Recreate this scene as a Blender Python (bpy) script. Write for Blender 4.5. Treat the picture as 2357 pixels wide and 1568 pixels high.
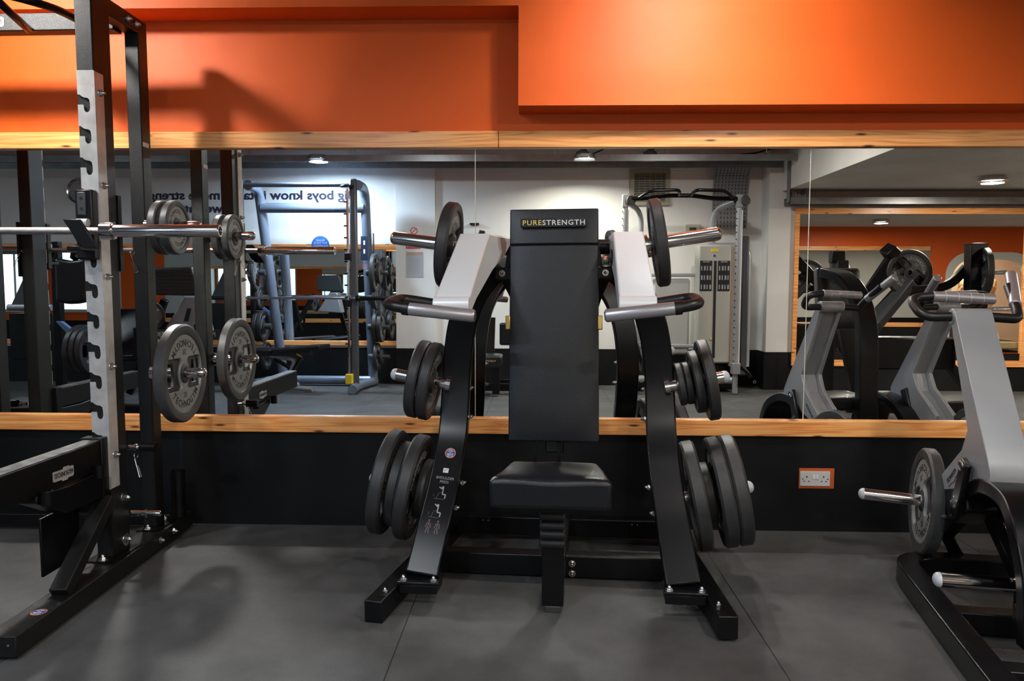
import bpy, bmesh, math, random
from mathutils import Vector as V, Matrix as M, Euler
random.seed(7)
for o in list(bpy.data.objects): bpy.data.objects.remove(o)
SC = bpy.context.scene
COL = SC.collection
PI = math.pi

# ------------------------------------------------------------ camera, world, lamps, exposure
FPX = 1770.0
PITCH, YAW, ROLL = math.radians(4.07), math.radians(1.75), math.radians(0.18)
CAM = V((0, -3.79, 1.211))
RC = (M.Rotation(YAW, 3, 'Z') @ M.Rotation(-PITCH, 3, 'X') @ M(((1, 0, 0), (0, 0, -1), (0, 1, 0))) @ M.Rotation(ROLL, 3, 'Z'))
cd = bpy.data.cameras.new('camera'); cam = bpy.data.objects.new('camera', cd); COL.objects.link(cam)
cd.sensor_width = 36.0; cd.lens = FPX / 2357 * 36; cd.clip_start = 0.05; cd.clip_end = 200
cam.matrix_world = M.Translation(CAM) @ RC.to_4x4()
SC.camera = cam
SC.view_settings.view_transform = 'Standard'; SC.view_settings.look = 'None'
SC.view_settings.gamma = 1.0; SC.view_settings.exposure = -0.92
try: SC.view_settings.use_curve_mapping = False
except Exception: pass
SC.cycles.max_bounces = 14; SC.cycles.glossy_bounces = 10; SC.cycles.diffuse_bounces = 2
SC.cycles.caustics_reflective = True; SC.cycles.blur_glossy = 0.0
SC.cycles.sample_clamp_indirect = 0.0
SC.cycles.use_denoising = True
SC.cycles.use_guiding = True; SC.cycles.guiding_training_samples = 64
w = bpy.data.worlds.new('world'); SC.world = w; w.use_nodes = True
w.node_tree.nodes['Background'].inputs[0].default_value = (0.6, 0.7, 0.85, 1)
w.node_tree.nodes['Background'].inputs[1].default_value = 0.25

def lamp(name, loc, power, color=(1, 1, 1), size=0.2, aim=(0, 0, -1), spread=PI):
    ld = bpy.data.lights.new(name, 'AREA'); ld.shape = 'DISK'; ld.size = size; ld.energy = power; ld.color = color
    ld.spread = spread
    o = bpy.data.objects.new(name, ld); COL.objects.link(o); o.location = loc
    o.rotation_euler = V(aim).to_track_quat('-Z', 'Y').to_euler()
    return o
LAMPS = [  # ceiling lamps of the room, some added for light: position, power, colour, disc diameter
    ((-2.50, -1.20, 2.82), 112, (1.0, 0.96, 0.91), 0.20),
    ((0.68, -1.20, 2.82), 100, (1.0, 0.96, 0.91), 0.20),
    ((-2.44, -4.88, 2.62), 150, (0.58, 0.77, 1.0), 0.20),
    ((0.53, -4.82, 2.61), 85, (1.0, 0.96, 0.84), 0.20),
    ((4.52, -4.07, 2.27), 130, (1.0, 0.9, 0.78), 0.2),
    ((5.6, -1.6, 2.27), 110, (1.0, 0.9, 0.78), 0.2),  # added downlight, no lamp known at this spot
    ((8.4, -3.0, 2.27), 110, (1.0, 0.88, 0.72), 0.2),  # another added downlight for the low ceiling side
    ((-5.6, -2.4, 2.82), 50, (0.8, 0.9, 1.0), 0.22),
    ((-1.30, -3.30, 2.82), 72, (0.88, 0.94, 1.0), 0.20),  # added fill lamp for the front faces, out of the mirrors' view
    ((1.60, -3.10, 2.82), 84, (1.0, 0.96, 0.91), 0.20),  # second added front fill, also above what the mirrors show
]
for i, (p, e, c, s) in enumerate(LAMPS):
    # the two front lamps are tilted spots that wash the wall and mirrors, the others shine straight down
    aim = ((.30, 1, -.95), (.10, 1, -.95))[i] if i < 2 else (0, 0, -1)
    lamp('lamp_light', V((p[0], p[1], p[2])) + V(aim).normalized() * .03, e, c, s, aim=aim, spread=(2.0, 1.9, 3.05, 2.75)[i] if i < 4 else PI)

# ------------------------------------------------------------ pixel helpers: a ray of the photograph met with a depth plane
def ray(u, v): return RC @ V(((u - 1178.5) / FPX, -(v - 784) / FPX, -1))
def at(u, v, y):
    r = ray(u, v); return CAM + r * ((y - CAM.y) / r.y)
def atz(u, v, z):
    r = ray(u, v); return CAM + r * ((z - CAM.z) / r.z)
def rf(u, v, y):        # seen in the mirror: the real point at depth y
    p = at(u, v, -y); p.y = y; return p
def rfz(u, v, z):
    p = atz(u, v, z); p.y = -p.y; return p

# ------------------------------------------------------------ materials
def newmat(name):
    m = bpy.data.materials.new(name); m.use_nodes = True
    return m, m.node_tree, m.node_tree.nodes['Principled BSDF']
def mat(name, col, rough=0.5, metal=0.0, bump=0.0, bscale=200.0, var=0.0, vscale=6.0, spec=0.5, coat=0.0):
    m, t, b = newmat(name)
    b.inputs['Base Color'].default_value = (*col, 1); b.inputs['Roughness'].default_value = rough
    b.inputs['Metallic'].default_value = metal; b.inputs['Specular IOR Level'].default_value = spec
    b.inputs['Coat Weight'].default_value = coat
    if bump or var: tc = t.nodes.new('ShaderNodeTexCoord')
    if bump:
        n = t.nodes.new('ShaderNodeTexNoise'); n.inputs['Scale'].default_value = bscale; n.inputs['Detail'].default_value = 3
        bp = t.nodes.new('ShaderNodeBump'); bp.inputs['Strength'].default_value = bump; bp.inputs['Distance'].default_value = 0.002
        t.links.new(tc.outputs['Object'], n.inputs['Vector']); t.links.new(n.outputs['Fac'], bp.inputs['Height'])
        t.links.new(bp.outputs['Normal'], b.inputs['Normal'])
    if var:
        n = t.nodes.new('ShaderNodeTexNoise'); n.inputs['Scale'].default_value = vscale; n.inputs['Detail'].default_value = 6
        t.links.new(tc.outputs['Object'], n.inputs['Vector'])
        r = t.nodes.new('ShaderNodeValToRGB')
        r.color_ramp.elements[0].position = 0.3; r.color_ramp.elements[1].position = 0.7
        r.color_ramp.elements[0].color = (*[max(0, c * (1 - var)) for c in col], 1)
        r.color_ramp.elements[1].color = (*[min(1, c * (1 + var)) for c in col], 1)
        t.links.new(n.outputs['Fac'], r.inputs[0]); t.links.new(r.outputs[0], b.inputs['Base Color'])
        mr = t.nodes.new('ShaderNodeMapRange'); mr.inputs[3].default_value = max(0.02, rough * (1 - var * .5)); mr.inputs[4].default_value = min(1, rough * (1 + var * .5))
        t.links.new(n.outputs['Fac'], mr.inputs[0]); t.links.new(mr.outputs[0], b.inputs['Roughness'])
    return m
def emit(name, col, s):
    m, t, b = newmat(name); b.inputs['Base Color'].default_value = (*col, 1)
    b.inputs['Emission Color'].default_value = (*col, 1); b.inputs['Emission Strength'].default_value = s
    return m

ORANGE = mat('orange_paint', (0.82, 0.122, 0.012), 0.5, bump=0.12, bscale=60, var=0.03, vscale=2, spec=0.3)
DADO = mat('black_panel', (0.0055, 0.0058, 0.0066), 0.5, bump=0.15, bscale=90, var=0.35, vscale=3, spec=0.25)
WHITE = mat('white_paint', (0.74, 0.73, 0.70), 0.6, bump=0.1, bscale=50, var=0.02)
CEIL = mat('ceiling_paint', (0.78, 0.75, 0.69), 0.8, bump=0.2, bscale=20, var=0.08, vscale=2)
BLACK = mat('black_powder_coat', (0.0035, 0.0035, 0.004), 0.34, bump=0.12, bscale=500, spec=0.32)
GLOSSB = mat('black_satin_paint', (0.004, 0.004, 0.0052), 0.29, bump=0.03, bscale=300, spec=0.36)
TEXB = mat('black_textured_coat', (0.0075, 0.0073, 0.007), 0.40, bump=0.6, bscale=420, spec=0.32)
SILVER = mat('silver_paint', (0.86, 0.86, 0.87), 0.34, metal=0.1, bump=0.02, bscale=600)
GREYP = mat('grey_silver_paint', (0.36, 0.37, 0.39), 0.38, metal=0.35, bump=0.02, bscale=600)
STEEL = mat('worn_steel_plate', (0.66, 0.64, 0.62), 0.36, metal=0.45, var=0.16, vscale=18, bump=0.05, bscale=60)
CHROME = mat('chrome', (0.72, 0.70, 0.71), 0.13, metal=1.0, bump=0.02, bscale=300)
CAPM = mat('plastic_cap', (0.55, 0.56, 0.60), 0.3)
ZINC = mat('zinc_bolt', (0.62, 0.62, 0.63), 0.25, metal=1.0)
RUBBER = mat('black_rubber', (0.028, 0.027, 0.028), 0.5, bump=0.15, bscale=120, var=0.25, vscale=14)
RUBG = mat('grey_plate_rubber', (0.055, 0.055, 0.055), 0.45, bump=0.15, bscale=120, var=0.2, vscale=10)
PFACE = mat('grey_plate_face', (0.30, 0.30, 0.29), 0.42, metal=0.2, var=0.08, vscale=10)
PWEB = mat('dark_plate_web', (0.030, 0.030, 0.030), 0.45, var=0.08, vscale=10)
DFACE = mat('dark_plate_face', (0.06, 0.06, 0.06), 0.42, metal=0.2, var=0.15, vscale=12)
VINYL = mat('black_vinyl', (0.0085, 0.009, 0.012), 0.31, bump=0.35, bscale=380)
GRIPB = mat('black_foam_grip', (0.008, 0.008, 0.009), 0.38, bump=0.1, bscale=400)
GRIPS = mat('silver_grip', (0.44, 0.42, 0.44), 0.33, metal=0.6, bump=0.05, bscale=300)
BRASS = mat('brass', (0.62, 0.46, 0.16), 0.3, metal=0.8)
INK = mat('black_ink', (0.008, 0.008, 0.008), 0.6)
WINK = mat('white_ink', (0.8, 0.79, 0.78), 0.5)
GREYINK = mat('grey_ink', (0.35, 0.36, 0.38), 0.5)
YELL = mat('yellow_ink', (0.80, 0.60, 0.16), 0.5)
NAVY = mat('sticker_navy', (0.035, 0.045, 0.30), 0.4)
BLUE = mat('sticker_blue', (0.04, 0.16, 0.62), 0.4)
SORANGE = mat('sticker_orange', (0.80, 0.30, 0.08), 0.4)
REDM = mat('red_sign', (0.55, 0.02, 0.025), 0.4)
PLASTIC = mat('white_plastic', (0.62, 0.60, 0.58), 0.35)
GALV = mat('galvanised_steel', (0.27, 0.27, 0.27), 0.4, metal=0.6, var=0.15, vscale=8)
BLUEGREY = mat('blue_grey_frame', (0.19, 0.225, 0.29), 0.35, metal=0.3)
DKGREY = mat('dark_grey_plastic', (0.05, 0.052, 0.056), 0.45)
BRIGHT = emit('lamp_glow', (1.0, 0.97, 0.92), 14.0)
COOL = emit('lamp_glow_cool', (0.75, 0.88, 1.0), 16.0)
CREAM = mat('cream_plastic', (0.62, 0.48, 0.25), 0.5)
YELP = mat('yellow_plastic', (0.75, 0.55, 0.03), 0.45)

def wood_mat():
    m, t, b = newmat('pine_wood'); N = t.nodes; Lk = t.links
    tc = N.new('ShaderNodeTexCoord'); mp = N.new('ShaderNodeMapping'); mp.inputs['Scale'].default_value = (0.6, 1, 13)
    Lk.new(tc.outputs['Object'], mp.inputs['Vector'])
    n1 = N.new('ShaderNodeTexNoise'); n1.inputs['Scale'].default_value = 1.3; n1.inputs['Detail'].default_value = 2; n1.inputs['Distortion'].default_value = 0.6
    Lk.new(mp.outputs[0], n1.inputs['Vector'])
    mul = N.new('ShaderNodeMath'); mul.operation = 'MULTIPLY'; mul.inputs[1].default_value = 40
    Lk.new(n1.outputs['Fac'], mul.inputs[0])
    sn = N.new('ShaderNodeMath'); sn.operation = 'SINE'; Lk.new(mul.outputs[0], sn.inputs[0])
    mp2 = N.new('ShaderNodeMapping'); mp2.inputs['Scale'].default_value = (3, 30, 160); Lk.new(tc.outputs['Object'], mp2.inputs['Vector'])
    n2 = N.new('ShaderNodeTexNoise'); n2.inputs['Scale'].default_value = 1.5; n2.inputs['Detail'].default_value = 3; Lk.new(mp2.outputs[0], n2.inputs['Vector'])
    add = N.new('ShaderNodeMath'); add.operation = 'MULTIPLY_ADD'; add.inputs[1].default_value = 0.22; Lk.new(sn.outputs[0], add.inputs[0]); Lk.new(n2.outputs['Fac'], add.inputs[2])
    r = N.new('ShaderNodeValToRGB'); e = r.color_ramp.elements
    e[0].position = 0.22; e[0].color = (1.0, 0.50, 0.18, 1); e[1].position = 0.88; e[1].color = (0.70, 0.23, 0.055, 1)
    x = e.new(0.5); x.color = (0.98, 0.42, 0.13, 1)
    Lk.new(add.outputs[0], r.inputs[0])
    # knots: sparse dark spots
    sxz = N.new('ShaderNodeSeparateXYZ'); cxz = N.new('ShaderNodeCombineXYZ'); Lk.new(tc.outputs['Object'], sxz.inputs[0]); Lk.new(sxz.outputs[0], cxz.inputs[0]); Lk.new(sxz.outputs[2], cxz.inputs[1])
    mp3 = N.new('ShaderNodeMapping'); mp3.inputs['Scale'].default_value = (2.3, 11, 1); Lk.new(cxz.outputs[0], mp3.inputs['Vector'])
    vo = N.new('ShaderNodeTexVoronoi'); vo.voronoi_dimensions = '2D'; vo.inputs['Scale'].default_value = 1.0; Lk.new(mp3.outputs[0], vo.inputs['Vector'])
    mp4 = N.new('ShaderNodeMapRange'); mp4.inputs[1].default_value = 0.03; mp4.inputs[2].default_value = 0.085; mp4.inputs[3].default_value = 1; mp4.inputs[4].default_value = 0
    Lk.new(vo.outputs['Distance'], mp4.inputs[0])
    mx = N.new('ShaderNodeMix'); mx.data_type = 'RGBA'; mx.inputs['B'].default_value = (0.13, 0.03, 0.008, 1)
    Lk.new(mp4.outputs[0], mx.inputs['Factor']); Lk.new(r.outputs[0], mx.inputs['A']); Lk.new(mx.outputs['Result'], b.inputs['Base Color'])
    b.inputs['Roughness'].default_value = 0.33
    return m
WOOD = wood_mat()

def floor_mat():
    m, t, b = newmat('rubber_floor'); N = t.nodes; Lk = t.links
    g = N.new('ShaderNodeNewGeometry'); sp = N.new('ShaderNodeSeparateXYZ'); Lk.new(g.outputs['Position'], sp.inputs[0])
    def seam(out, off, per, wd):
        a = N.new('ShaderNodeMath'); a.operation = 'ADD'; a.inputs[1].default_value = off; Lk.new(out, a.inputs[0])
        p = N.new('ShaderNodeMath'); p.operation = 'PINGPONG'; p.inputs[1].default_value = per / 2; Lk.new(a.outputs[0], p.inputs[0])
        l = N.new('ShaderNodeMath'); l.operation = 'LESS_THAN'; l.inputs[1].default_value = wd; Lk.new(p.outputs[0], l.inputs[0]); return l
    sx = seam(sp.outputs[0], 0.46, 1.25, 0.0022); sy = seam(sp.outputs[1], 0.32, 1.3, 0.0016)
    mxm = N.new('ShaderNodeMath'); mxm.operation = 'MAXIMUM'; Lk.new(sx.outputs[0], mxm.inputs[0]); Lk.new(sy.outputs[0], mxm.inputs[1])
    n1 = N.new('ShaderNodeTexNoise'); n1.inputs['Scale'].default_value = 240; n1.inputs['Detail'].default_value = 2; Lk.new(g.outputs['Position'], n1.inputs['Vector'])
    n2 = N.new('ShaderNodeTexNoise'); n2.inputs['Scale'].default_value = 3.2; n2.inputs['Detail'].default_value = 7; n2.inputs['Roughness'].default_value = 0.62; Lk.new(g.outputs['Position'], n2.inputs['Vector'])
    ma = N.new('ShaderNodeMath'); ma.operation = 'MULTIPLY_ADD'; ma.inputs[1].default_value = 0.45; Lk.new(n1.outputs['Fac'], ma.inputs[0]); Lk.new(n2.outputs['Fac'], ma.inputs[2])
    r = N.new('ShaderNodeValToRGB'); e = r.color_ramp.elements; e[0].position = 0.45; e[0].color = (0.032, 0.0318, 0.0316, 1); e[1].position = 0.95; e[1].color = (0.088, 0.0875, 0.087, 1)
    Lk.new(ma.outputs[0], r.inputs[0])
    n3 = N.new('ShaderNodeTexNoise'); n3.inputs['Scale'].default_value = 26; n3.inputs['Detail'].default_value = 8; n3.inputs['Roughness'].default_value = 0.7; Lk.new(g.outputs['Position'], n3.inputs['Vector'])
    mr = N.new('ShaderNodeMapRange'); mr.inputs[1].default_value = 0.70; mr.inputs[2].default_value = 0.78; Lk.new(n3.outputs['Fac'], mr.inputs[0])
    m1 = N.new('ShaderNodeMix'); m1.data_type = 'RGBA'; m1.inputs['B'].default_value = (0.16, 0.155, 0.15, 1); Lk.new(mr.outputs[0], m1.inputs['Factor']); Lk.new(r.outputs[0], m1.inputs['A'])
    m2 = N.new('ShaderNodeMix'); m2.data_type = 'RGBA'; m2.inputs['B'].default_value = (0.006, 0.006, 0.006, 1); Lk.new(mxm.outputs[0], m2.inputs['Factor']); Lk.new(m1.outputs['Result'], m2.inputs['A'])
    Lk.new(m2.outputs['Result'], b.inputs['Base Color']); b.inputs['Roughness'].default_value = 0.72
    bp = N.new('ShaderNodeBump'); bp.inputs['Strength'].default_value = 0.5; bp.inputs['Distance'].default_value = 0.002; Lk.new(n1.outputs['Fac'], bp.inputs['Height']); Lk.new(bp.outputs['Normal'], b.inputs['Normal'])
    return m
FLOOR = floor_mat()
def mirror_mat():
    m, t, b = newmat('mirror_glass'); N = t.nodes
    gl = N.new('ShaderNodeBsdfGlossy'); gl.inputs['Color'].default_value = (0.86, 0.88, 0.87, 1); gl.inputs['Roughness'].default_value = 0.0
    t.links.new(gl.outputs[0], N['Material Output'].inputs['Surface']); return m
MIRROR = mirror_mat()
GEDGE = mat('mirror_edge', (0.75, 0.72, 0.62), 0.25)

# ------------------------------------------------------------ geometry helpers
MW = {}
class G:
    def __init__(s, Mx=None): s.bm = bmesh.new(); s.M = Mx or M.Identity(4)
    def box(s, c, sz, rot=None):
        r = bmesh.ops.create_cube(s.bm, size=1.0)
        T = M.Translation(V(c)) @ (rot.to_4x4() if rot is not None else M.Identity(4)) @ M.Diagonal((*sz, 1))
        bmesh.ops.transform(s.bm, matrix=T, verts=r['verts']); return s
    def bb(s, x0, x1, y0, y1, z0, z1):
        return s.box(((x0 + x1) / 2, (y0 + y1) / 2, (z0 + z1) / 2), (abs(x1 - x0), abs(y1 - y0), abs(z1 - z0)))
    def sweep(s, pts, w, h, side=(1, 0, 0)):
        """rectangular bar along pts: w along side, h across; w, h may be lists"""
        pts = [V(p) for p in pts]; side = V(side).normalized(); rings = []
        n = len(pts)
        for i, p in enumerate(pts):
            t = (pts[min(i + 1, n - 1)] - pts[max(i - 1, 0)]).normalized()
            sd = (side - t * side.dot(t)).normalized(); up = sd.cross(t).normalized()
            k = 1.0
            if 0 < i < n - 1:
                c = (pts[i] - pts[i - 1]).normalized().dot((pts[i + 1] - pts[i]).normalized())
                k = 1 / math.sqrt(max(0.2, (1 + c) / 2))
            ww = (w[i] if isinstance(w, (list, tuple)) else w) / 2; hh = (h[i] if isinstance(h, (list, tuple)) else h) / 2 * k
            rings.append([s.bm.verts.new(p + sd * a * ww + up * b * hh) for a, b in ((-1, -1), (1, -1), (1, 1), (-1, 1))])
        for a, b in zip(rings, rings[1:]):
            for j in range(4): s.bm.faces.new((a[j], a[(j + 1) % 4], b[(j + 1) % 4], b[j]))
        s.bm.faces.new(rings[0][::-1]); s.bm.faces.new(rings[-1]); return s
    def beam(s, a, b, w, h, side=(1, 0, 0)): return s.sweep([a, b], w, h, side)
    def tube(s, pts, r, n=16, cap=True, dome=0.0):
        pts = [V(p) for p in pts]; R = r if isinstance(r, (list, tuple)) else [r] * len(pts)
        if dome:
            d = (pts[-1] - pts[-2]).normalized(); e = pts[-1]; re = R[-1]
            R = list(R)
            for a in (20, 40, 58, 74, 86): pts.append(e + d * re * dome * math.sin(math.radians(a))); R.append(re * math.cos(math.radians(a)))
        t0 = (pts[1] - pts[0]).normalized(); nrm = t0.orthogonal().normalized(); rings = []
        for i, p in enumerate(pts):
            t = (pts[min(i + 1, len(pts) - 1)] - pts[max(i - 1, 0)]).normalized()
            nrm = (nrm - t * nrm.dot(t)).normalized(); b = t.cross(nrm)
            rings.append([s.bm.verts.new(p + (nrm * math.cos(2 * PI * j / n) + b * math.sin(2 * PI * j / n)) * R[i]) for j in range(n)])
        for a, b in zip(rings, rings[1:]):
            for j in range(n): s.bm.faces.new((a[j], a[(j + 1) % n], b[(j + 1) % n], b[j]))
        if cap: s.bm.faces.new(rings[0][::-1]); s.bm.faces.new(rings[-1])
        return s
    def lathe(s, prof, o=(0, 0, 0), ax=(0, 0, 1), n=40, closed=False):
        """prof: (radius, height) pairs along ax from o"""
        o = V(o); ax = V(ax).normalized(); u = ax.orthogonal().normalized(); v = ax.cross(u); rings = []
        for r, h in prof:
            if r < 1e-6: rings.append([s.bm.verts.new(o + ax * h)])
            else: rings.append([s.bm.verts.new(o + ax * h + (u * math.cos(2 * PI * j / n) + v * math.sin(2 * PI * j / n)) * r) for j in range(n)])
        pr = list(zip(rings, rings[1:])) + ([(rings[-1], rings[0])] if closed else [])
        for a, b in pr:
            for j in range(n):
                k = (j + 1) % n
                q = [a[j % len(a)], a[k % len(a)], b[k % len(b)], b[j % len(b)]]
                q2 = []
                for x in q:
                    if x not in q2: q2.append(x)
                if len(q2) > 2: s.bm.faces.new(q2)
        if not closed:
            for r in (rings[0], rings[-1]):
                if len(r) > 2: s.bm.faces.new(r)
        return s
    def prism(s, poly, o, ux, uy, d):
        """polygon in the plane (ux, uy) through o, thickened by d along ux x uy"""
        o, ux, uy = V(o), V(ux).normalized(), V(uy).normalized(); nn = ux.cross(uy).normalized() * d
        a = [s.bm.verts.new(o + ux * x + uy * y) for x, y in poly]; b = [s.bm.verts.new(v.co + nn) for v in a]
        s.bm.faces.new(a[::-1]); s.bm.faces.new(b)
        for i in range(len(a)): j = (i + 1) % len(a); s.bm.faces.new((a[i], a[j], b[j], b[i]))
        return s
    def disc(s, c, nrm, r, t, n=28): return s.lathe([(0, 0), (r, 0), (r, t), (0, t)], c, nrm, n)
    def bolt(s, c, nrm, r=0.011, washer=0.0, l=0.010):
        nrm = V(nrm).normalized()
        if washer: s.lathe([(0, 0), (washer, 0), (washer * .97, 0.003), (0, 0.003)], c, nrm, 24)
        s.lathe([(0, 0), (r, 0), (r, l * .7), (r * .86, l), (0, l)], c, nrm, 6)
        s.lathe([(0, l), (r * .62, l), (r * .55, l + r * .5), (r * .3, l + r * .8), (0, l + r * .9)], c, nrm, 12); return s
    def add(s, mesh, T):
        g = bmesh.new(); g.from_mesh(mesh); bmesh.ops.transform(g, matrix=T, verts=g.verts)
        tmp = bpy.data.meshes.new('tmp'); g.to_mesh(tmp); g.free(); s.bm.from_mesh(tmp); bpy.data.meshes.remove(tmp); return s
def obj(name, g, m, parent=None, bevel=0.0, seg=2, smooth=35, label=None, local=False, flat=False):
    """link the collected geometry as ONE mesh object; its points are world points unless local"""
    me = bpy.data.meshes.new(name); W_ = g.M if not local else M.Identity(4)
    pm = MW.get(parent.name, M.Identity(4)) if parent is not None else M.Identity(4)
    T = (pm.inverted() @ W_) if not local else M.Identity(4)
    bmesh.ops.transform(g.bm, matrix=T, verts=g.bm.verts)
    bmesh.ops.remove_doubles(g.bm, verts=g.bm.verts, dist=1e-6)
    bmesh.ops.recalc_face_normals(g.bm, faces=g.bm.faces)
    ca = math.radians(smooth)
    for f in g.bm.faces: f.smooth = not flat
    for e in g.bm.edges:
        e.smooth = len(e.link_faces) == 2 and e.calc_face_angle(0) < ca
    g.bm.to_mesh(me); g.bm.free(); me.materials.append(m)
    o = bpy.data.objects.new(name, me); COL.objects.link(o)
    if parent is not None: o.parent = parent
    MW[o.name] = pm if parent is not None else M.Identity(4)
    if bevel:
        b = o.modifiers.new('bevel', 'BEVEL'); b.width = bevel; b.segments = seg; b.limit_method = 'ANGLE'; b.angle_limit = math.radians(40)
    if label: o['label'] = label
    return o
def thing(name, label, cat, loc=(0, 0, 0), rot=(0, 0, 0), group=None, mx=None):
    o = bpy.data.objects.new(name, None); COL.objects.link(o); o.empty_display_size = 0.1
    T = mx if mx is not None else M.Translation(V(loc)) @ Euler(rot).to_matrix().to_4x4()
    o.matrix_world = T; MW[o.name] = T.copy()
    o['label'] = label; o['category'] = cat
    if group: o['group'] = group
    return o
def tag(o, label, cat, group=None, kind=None):
    o['label'] = label; o['category'] = cat
    if group: o['group'] = group
    if kind: o['kind'] = kind
    return o
def struct(o, label=None):
    o['kind'] = 'structure'
    if label: o['label'] = label
    return o
def curve_mesh(loops, ext, bev=0.0):
    """flat outline with holes -> extruded mesh (thickness 2*ext, centred)"""
    c = bpy.data.curves.new('c', 'CURVE'); c.dimensions = '2D'; c.fill_mode = 'BOTH'; c.extrude = ext; c.bevel_depth = bev; c.bevel_resolution = 1
    for lp in loops:
        s = c.splines.new('POLY'); s.points.add(len(lp) - 1)
        for i, (x, y) in enumerate(lp): s.points[i].co = (x, y, 0, 1)
        s.use_cyclic_u = True
    o = bpy.data.objects.new('c', c); COL.objects.link(o); dg = bpy.context.evaluated_depsgraph_get()
    me = bpy.data.meshes.new_from_object(o.evaluated_get(dg)); bpy.data.objects.remove(o); bpy.data.curves.remove(c); return me
def text_mesh(s, size=1.0, align='CENTER', ext=0.0, space=1.0, bold=0.0):
    c = bpy.data.curves.new('t', 'FONT'); c.body = s; c.size = size; c.align_x = align; c.align_y = 'CENTER'; c.extrude = ext; c.space_character = space; c.offset = bold; c.resolution_u = 3
    o = bpy.data.objects.new('t', c); COL.objects.link(o); dg = bpy.context.evaluated_depsgraph_get()
    me = bpy.data.meshes.new_from_object(o.evaluated_get(dg)); bpy.data.objects.remove(o); bpy.data.curves.remove(c); return me
def frame(o, ux, uy):
    """matrix whose x, y axes are ux, uy and origin o"""
    ux = V(ux).normalized(); uz = ux.cross(V(uy)).normalized(); uy = uz.cross(ux)
    return M.Translation(V(o)) @ M((ux, uy, uz)).transposed().to_4x4()
def lettering(name, s, size, o, ux, uy, m, parent=None, align='CENTER', ext=0.0006, space=1.0, bold=0.0, sx=1.0, Mx=None):
    me = text_mesh(s, size, align, ext, space, bold); g = G(Mx); g.add(me, frame(o, ux, uy) @ M.Diagonal((sx, 1, 1, 1))); bpy.data.meshes.remove(me)
    return obj(name, g, m, parent, flat=True)
def text_width(s, size, space=1.0, bold=0.0):
    me = text_mesh(s, size, 'LEFT', 0, space, bold); xs = [v.co.x for v in me.vertices]; bpy.data.meshes.remove(me); return max(xs) - min(xs)
def fillet(pts, r, n=7):
    """round the inner corners of a polyline"""
    pts = [V(p) for p in pts]; out = [pts[0]]
    for i in range(1, len(pts) - 1):
        a, b, c = pts[i - 1], pts[i], pts[i + 1]; rr = r[i - 1] if isinstance(r, (list, tuple)) else r
        d1 = (a - b); d2 = (c - b); k = min(rr, d1.length * .49, d2.length * .49)
        p, q = b + d1.normalized() * k, b + d2.normalized() * k
        for j in range(n + 1):
            t = j / n; out.append(p * (1 - t) ** 2 + b * 2 * t * (1 - t) + q * t * t)
    out.append(pts[-1]); return out
def spline(pts, n=8):
    """Catmull-Rom through pts"""
    pts = [V(p) for p in pts]; P = [pts[0] * 2 - pts[1]] + pts + [pts[-1] * 2 - pts[-2]]; out = []
    for i in range(1, len(P) - 2):
        for j in range(n):
            t = j / n; a, b, c, d = P[i - 1], P[i], P[i + 1], P[i + 2]
            out.append(0.5 * ((2 * b) + (c - a) * t + (2 * a - 5 * b + 4 * c - d) * t * t + (3 * b - a - 3 * c + d) * t ** 3))
    out.append(pts[-1]); return out
def copy_tree(o, name=None, parent=None):
    c = o.copy(); COL.objects.link(c)
    if parent is not None: c.parent = parent
    for ch in o.children: copy_tree(ch, None, c)
    return c
# ------------------------------------------------------------ the room
XL, XR = -11.0, 11.0
YB, YB2 = -5.6, -5.3          # back wall, its right stretch
HC, HS = 2.85, 2.31            # ceiling, low soffit
MX0, MX1 = -7.3, 7.2          # the mirror wall runs from / to
g = G().bb(XL - .2, XR + .2, YB - .2, 2.4, -0.1, 0); struct(obj('floor', g, FLOOR), 'dark grey speckled rubber tile floor')
# front wall: dado, orange wall, bulkhead
g = G().bb(XL, 7.35, 0.004, 0.14, 0, HC); struct(obj('wall_front', g, ORANGE), 'orange painted wall behind the mirrors')
g = G().bb(XL, 7.35, -0.006, 0.006, 0, 0.50); struct(obj('trim_1', g, DADO), 'black panel boarding under the mirrors')
g = G().bb(-0.085, 2.9, -0.18, 0.004, 2.04, HC); g2 = g
struct(obj('wall_front_bulkhead', g, ORANGE), 'orange boxed bulkhead stepping down over the mirrors')
g = G().bb(XL, -0.085, -0.18, 0.004, 2.489, HC); struct(obj('wall_front_bulkhead', g, ORANGE), 'higher orange bulkhead above the rack')
# thin orange strips at the foot of the dado where paint and skirting show
g = G().bb(-2.9, -1.745, -0.010, -0.006, 0.010, 0.020); struct(obj('trim_2', g, SORANGE))
# right end of the front wall with its arch
def arch_loops():
    a = []; cx, cz, hw, hh, r = 8.30, 1.15, 0.80, 0.98, 0.42
    for (sx, sz, a0) in ((1, 1, 0), (-1, 1, 90)):
        for k in range(9):
            t = math.radians(a0 + k * 90 / 8); a.append((cx + sx * (hw - r) + r * math.cos(t), cz + (hh - r) - .28 + r * math.sin(t)))
    a += [(cx - hw, 0.02), (cx + hw, 0.02)]
    return [[(7.35, 0), (XR, 0), (XR, HC), (7.35, HC)], a], a
LP, AR = arch_loops()
me = curve_mesh(LP, 0.07); g = G().add(me, frame((0, 0.074, 0), (1, 0, 0), (0, 0, 1))); struct(obj('wall_front_right', g, ORANGE, flat=True), 'orange wall with a wide arch')
cxa = sum(p[0] for p in AR) / len(AR)
inner = [(8.30 + (x - 8.30) * 0.86, 0.02 if z < .1 else z * 0.93) for x, z in AR]
me = curve_mesh([AR, inner], 0.08); g = G().add(me, frame((0, 0.074, 0), (1, 0, 0), (0, 0, 1))); struct(obj('trim_3', g, WHITE, flat=True), 'cream arch lining')
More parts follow.
